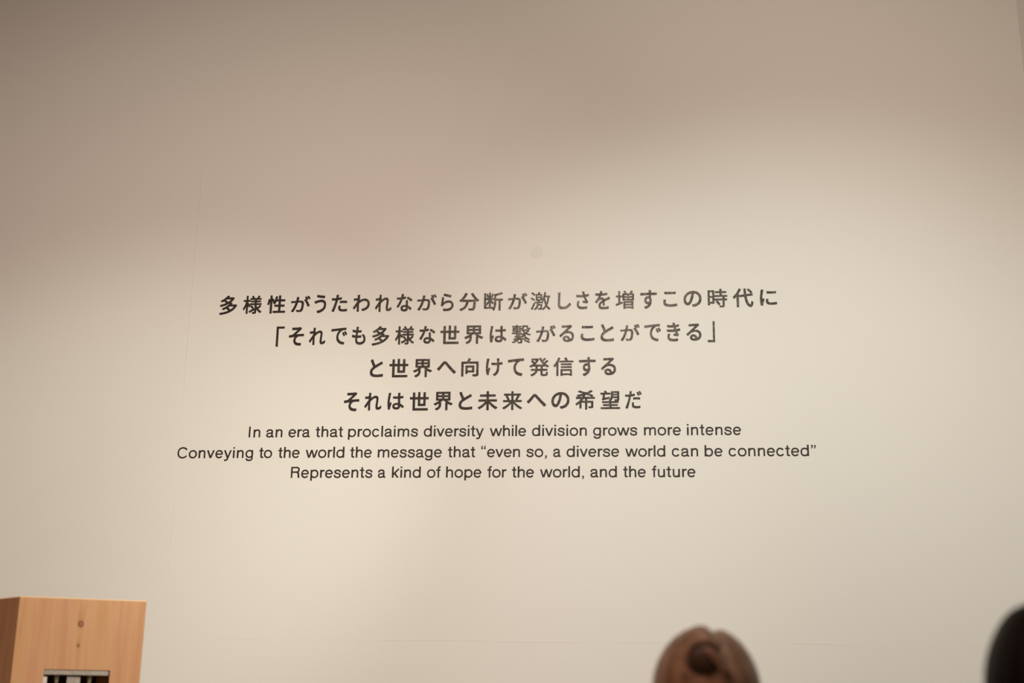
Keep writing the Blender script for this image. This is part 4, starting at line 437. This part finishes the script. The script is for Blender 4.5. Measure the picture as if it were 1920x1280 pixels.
prism(bm, [(OX1, 0), (Wd, 0), (R_(DP), DP), (OX1, DP)], OZ0, OZ1)
prism(bm, [(L_(DP), DP), (R_(DP), DP), (R_(adl.y), adl.y), (L_(adl.y), adl.y)], OZ0, OZ1)
bmesh.ops.recalc_face_normals(bm, faces=bm.faces)
from_bm('timber_body', bm, M_wood, col_)
# chamfered top
bm = bmesh.new()
c = ch_
lo = [(0, 0), (Wd, 0), (R_(adl.y), adl.y), (L_(adl.y), adl.y)]
hi = [(c, c), (Wd - c, c), (R_(adl.y) - c, adl.y - c), (L_(adl.y) + c, adl.y - c)]
vb = [bm.verts.new((x, y, H - c)) for x, y in lo]; vt = [bm.verts.new((x, y, H)) for x, y in hi]
bm.faces.new(vt); 
for i in range(4): bm.faces.new((vb[i], vb[(i + 1) % 4], vt[(i + 1) % 4], vt[i]))
bmesh.ops.recalc_face_normals(bm, faces=bm.faces)
o = from_bm('top_chamfer', bm, M_arris, col_); o['label'] = 'top edge painted paler as if lit from above'
# steel joint inside the cut-out
bm = bmesh.new(); box(bm, OX0 + .0005, OX1 - .004, 0.002, DP - .01, OZ1 - 0.0165, OZ1 - 0.0012, 0.0008)
o = from_bm('steel_plate', bm, M_steel, col_); o['label'] = 'grey galvanised steel plate across the top of the cut-out'
bm = bmesh.new(); box(bm, 0.168, 0.2085, 0.010, 0.022, OZ0 + .02, OZ1 - 0.0165, 0.0006)
o = from_bm('steel_tongue', bm, M_steel, col_); o['label'] = 'upright steel tongue'
bm = bmesh.new(); box(bm, OX0 - .0015, OX0 + .011, -0.001, 0.004, OZ0, OZ1 - 0.023, 0.0005)
o = from_bm('edge_strip', bm, M_white, col_); o['label'] = 'white strip along the left of the cut-out'
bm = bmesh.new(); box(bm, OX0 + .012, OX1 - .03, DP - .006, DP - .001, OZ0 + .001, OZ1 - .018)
from_bm('recess_back', bm, M_dark, col_)  # dark sheet across the back of the cut-out
for bx in (0.137, 0.2375):
    bm = bmesh.new(); cyl(bm, bx, 0.022, OZ0 + .005, OZ1 - 0.0165, 0.0042)
    rod = from_bm('bolt', bm, M_bolt, col_)
    bm = bmesh.new(); cyl(bm, bx, 0.022, OZ1 - 0.0285, OZ1 - 0.0165, 0.0085, 6); from_bm('nut', bm, M_bolt, rod)
    bm = bmesh.new(); cyl(bm, bx, 0.022, OZ1 - 0.040, OZ1 - 0.0287, 0.0060, 6); from_bm('nut', bm, M_bolt, rod)

# ------------------------------------------------------------------ people
def skin_mesh(chains, levels=2):
    """chains: list of (list of (x,y,z,r)); chains that share a point are welded there"""
    me = bpy.data.meshes.new('s'); vs, es, rs, idx = [], [], [], {}
    for ch in chains:
        prev = None
        for (x, y, z, r) in ch:
            k = (round(x, 4), round(y, 4), round(z, 4))
            if k not in idx: idx[k] = len(vs); vs.append((x, y, z)); rs.append(r)
            if prev is not None and prev != idx[k]: es.append((prev, idx[k]))
            prev = idx[k]
    me.from_pydata(vs, es, [])
    ob = bpy.data.objects.new('s', me); COL.objects.link(ob)
    ob.modifiers.new('k', 'SKIN').use_smooth_shade = True
    for i, v in enumerate(me.skin_vertices[0].data): v.radius = (rs[i], rs[i] * 0.92); v.use_root = (i == 0)
    sb = ob.modifiers.new('u', 'SUBSURF'); sb.levels = levels
    bpy.context.view_layer.update()
    out = bpy.data.meshes.new_from_object(ob.evaluated_get(bpy.context.evaluated_depsgraph_get()))
    bpy.data.objects.remove(ob); return out
def ellipsoid(bm, c, r, seg=28, rings=18, fn=None):
    q = bmesh.ops.create_uvsphere(bm, u_segments=seg, v_segments=rings, radius=1.0)
    for v in q['verts']:
        d = v.co.copy(); k = fn(d) if fn else 1.0
        v.co = Vector((c[0] + d.x * r[0] * k, c[1] + d.y * r[1] * k, c[2] + d.z * r[2] * k))
def remesh(me, vox, name, mtl, parent):
    ob = bpy.data.objects.new('r', me); COL.objects.link(ob)
    r = ob.modifiers.new('r', 'REMESH'); r.mode = 'VOXEL'; r.voxel_size = vox; r.use_smooth_shade = True
    sm = ob.modifiers.new('s', 'SMOOTH'); sm.iterations = 3; sm.factor = 0.5
    bpy.context.view_layer.update()
    out = bpy.data.meshes.new_from_object(ob.evaluated_get(bpy.context.evaluated_depsgraph_get()))
    bpy.data.objects.remove(ob); out.name = name; out.materials.clear()
    return link(name, out, mtl, parent, True)

def person(loc, rz, h, label, group_hair, shirt):
    """standing figure facing local +y, crown of the skull at height h"""
    P = empty('person', loc, rz); tag(P, label, 'person')
    k = h / 1.62; hz = h - 0.112      # head centre height
    Sx, Sz = 0.165 * k, 1.32 * k
    body = [[(0, 0, .88 * k, .125 * k), (0, 0.005, 1.02 * k, .105 * k), (0, 0, 1.20 * k, .130 * k), (0, -.005, Sz, .075 * k), (0, 0.0, 1.39 * k, .052 * k), (0, 0.012, hz - .02, .055 * k)]]
    arm, legs, fingers = [], [], []
    for s in (-1, 1):
        wr = (s * .235 * k, .05 * k, .80 * k)
        a = [(0, -.005, Sz, .075 * k), (s * Sx, -.005, 1.30 * k, .055 * k), (s * .20 * k, -.02, 1.07 * k, .042 * k), (wr[0], wr[1], wr[2], .025 * k),
             (s * .238 * k, .06 * k, .755 * k, .032 * k), (s * .238 * k, .065 * k, .725 * k, .030 * k)]
        body.append(a); arm.append(a[1:4])
        for j, (dy, ln) in enumerate(((-.028, .060), (-.009, .074), (.010, .080), (.029, .072))):
            y0 = .065 * k + dy
            body.append([a[-1], (s * .238 * k, y0, .700 * k, .0095), (s * .232 * k, y0 + .004, .700 * k - ln * .5, .0088), (s * .222 * k, y0 + .006, .700 * k - ln, .0075)])
        body.append([a[-2], (s * .226 * k, .098 * k, .735 * k, .0105), (s * .218 * k, .112 * k, .705 * k, .0090)])
        l = [(0, 0, .88 * k, .125 * k), (s * .085 * k, 0, .80 * k, .095 * k), (s * .09 * k, .01, .46 * k, .062 * k), (s * .09 * k, -.02, .10 * k, .042 * k), (s * .095 * k, .0, .045 * k, .040 * k), (s * .105 * k, .13 * k, .03 * k, .030 * k)]
        body.append(l); legs.append(l)
    me = skin_mesh(body, 2)
    bm = bmesh.new(); bm.from_mesh(me)
    def skull(d):
        kk = 1.0
        if d.z < 0: kk = 1.0 - 0.16 * (-d.z) * (1.0 if d.y > -.3 else 1.4)
        return kk
    ellipsoid(bm, (0, 0, hz), (.073, .092, .108), fn=skull)
    ellipsoid(bm, (0, .030, hz - .065), (.050, .055, .045))          # jaw and chin
    ellipsoid(bm, (0, .094, hz - .020), (.0125, .016, .028))          # nose
    ellipsoid(bm, (0, .103, hz - .034), (.015, .012, .010))
    for s in (-1, 1):
        ellipsoid(bm, (s * .076, -.004, hz - .012), (.008, .018, .030))   # ears
        ellipsoid(bm, (s * .030, .082, hz + .014), (.020, .010, .007))    # brow
    me2 = bpy.data.meshes.new('b'); bm.to_mesh(me2); bm.free()
    bo = remesh(me2, 0.0065, 'body', M_skin, P)
    for s in (-1, 1):
        bm = bmesh.new(); ellipsoid(bm, (s * .031, .0815, hz - .002), (.0125, .0115, .0085)); e = from_bm('eye', bm, M_eye, P, True)
        bm = bmesh.new(); ellipsoid(bm, (s * .031, .0905, hz - .002), (.0055, .0035, .0055)); from_bm('iris', bm, M_iris, e, True)
    bm = bmesh.new(); ellipsoid(bm, (0, .0865, hz - .060), (.024, .008, .0075)); from_bm('mouth', bm, M_lip, P, True)
    # clothes follow the body a little outside it
    def garment(name, mtl, keep, off):
        bm = bmesh.new(); bm.from_mesh(bo.data); bm.normal_update()
        bmesh.ops.delete(bm, geom=[v for v in bm.verts if not keep(v.co / k)], context='VERTS')
        for it in range(2): bmesh.ops.smooth_vert(bm, verts=bm.verts, factor=0.5, use_axis_x=True, use_axis_y=True, use_axis_z=True)
        bm.normal_update()
        mv = [(v, v.normal.copy()) for v in bm.verts]
        for v, n_ in mv: v.co += n_ * off
        o = from_bm(name, bm, mtl, P, True)
        sd = o.modifiers.new('cloth_thickness', 'SOLIDIFY'); sd.thickness = 0.003; sd.offset = 1
        return o
    garment('top', shirt, lambda c: c.z < 1.352 and (c.z > .90 if abs(c.x) < .185 else c.z > .815), 0.015)
    garment('trousers', M_trou, lambda c: .07 < c.z < .945 and abs(c.x) < (.19 if c.z < .86 else .17), 0.009)
    for s in (-1, 1):
        bm = bmesh.new(); ellipsoid(bm, (s * .10 * k, .045 * k, .045 * k), (.048 * k, .135 * k, .045 * k), 20, 12)
        for v in bm.verts: v.co.z = max(v.co.z, 0.001)
        from_bm('shoe', bm, M_shoe, P, True)
    return P, hz

def tube(bm, pts, r0, r1=None, n=10):
    r1 = r0 if r1 is None else r1; N = len(pts); rings = []
    for i, p in enumerate(pts):
        p = Vector(p); a = Vector(pts[max(i - 1, 0)]); b = Vector(pts[min(i + 1, N - 1)]); d = (b - a).normalized()
        u = d.cross(Vector((0, 1, 0.1))).normalized(); v = d.cross(u)
        tt = i / (N - 1); r = (r0 + (r1 - r0) * tt) * (0.35 + 0.65 * math.sin(math.pi * min(max(tt, .06), .94)) ** .5)
        rings.append([bm.verts.new(p + (u * math.cos(q) + v * math.sin(q)) * r) for q in (2 * math.pi * j / n for j in range(n))])
    for i in range(N - 1):
        for j in range(n): bm.faces.new((rings[i][j], rings[i][(j + 1) % n], rings[i + 1][(j + 1) % n], rings[i + 1][j]))
    bm.faces.new(rings[0][::-1]); bm.faces.new(rings[-1])

def view_point(x, y, depth_y):
    d = FWD + RIGHT * (x - 960) / 2420.0 - UP * (y - 640) / 2420.0
    return CAM + d * (depth_y / d.y)

# person with chestnut hair pinned up in a twist
top = Vector((0.1165, 2.3215, 1.6290))
P1, hz = person((top.x, top.y, 0), 0.06, top.z - 0.012, 'person seen from behind, chestnut hair parted and pinned up in a twist with a dark hollow', None, M_shirt1)
def hair1(d):
    k = 1.0
    gx = d.x - 0.13 - 0.10 * max(0, -d.y)              # parting groove, crown to the back
    if d.z > 0.1: k -= 0.075 * math.exp(-(gx / 0.11) ** 2) * min(1, (d.z - 0.1) * 1.6)
    if d.z > 0: k += 0.012 * math.exp(-((gx + .22) / .16) ** 2)
    a = math.atan2(d.x - .13, d.y * .6 + d.z); k += 0.010 * math.sin(a * 34) * (0.5 + 0.5 * math.sin(d.y * 5))
    return k
bm = bmesh.new(); ellipsoid(bm, (0, -0.012, top.z - 0.116), (.0935, .108, .116), 96, 64, hair1)
bmesh.ops.delete(bm, geom=[v for v in bm.verts if (v.co.y > 0.055 and v.co.z < top.z - 0.085) or v.co.z < top.z - .185], context='VERTS')
hr = from_bm('hair', bm, M_hair1, P1, True)
# the twist: hollow filled with dark painted shade, paler locks crossing it
cxy = (-0.0125, -0.110, top.z - 0.060)
bm = bmesh.new(); ellipsoid(bm, cxy, (.028, .022, .026), 28, 18)
o = from_bm('twist_hollow', bm, M_hair1d, hr, True); o['label'] = 'hollow of the twist, its shade painted dark'
bm = bmesh.new()
for rr_, a0, a1, w_ in ((.031, 30, 215, .007), (.034, 200, 330, .0075), (.042, 205, 325, .006)):
    tube(bm, [(cxy[0] + rr_ * math.cos(math.radians(a)), cxy[1] + .004, cxy[2] + rr_ * math.sin(math.radians(a))) for a in range(a0, a1 + 1, 12)], w_)
o = from_bm('hair_roll', bm, M_hair1, hr, True)
bm = bmesh.new()
for dx in (0, .006): tube(bm, [(cxy[0] + x + dx, cxy[1] - .022 + abs(x) * .15, cxy[2] + z) for x, z in ((-.004, .017), (.006, .010), (.016, .000), (.026, -.014), (.036, -.030))], .0042, .005)
o = from_bm('hair_lock', bm, M_hair1, hr, True)

# person with black hair at the right edge
top = Vector((0.5446, 1.7865, 1.6413))
P2, hz = person((top.x, top.y, 0), -0.10, top.z - 0.012, 'person with short black hair, at the right edge of the picture', None, M_shirt2)
def hair2(d):
    return 1.0 + 0.010 * math.sin(math.atan2(d.x, d.y) * 22 + d.z * 3) * (1 - abs(d.z)) + 0.02 * math.sin(d.x * 9 + 1) * max(0, d.z)
bm = bmesh.new(); ellipsoid(bm, (0, -0.010, top.z - 0.115), (.094, .108, .115), 80, 52, hair2)
bmesh.ops.delete(bm, geom=[v for v in bm.verts if (v.co.y > 0.055 and v.co.z < top.z - 0.080) or v.co.z < top.z - .19], context='VERTS')
from_bm('hair', bm, M_hair2, P2, True)
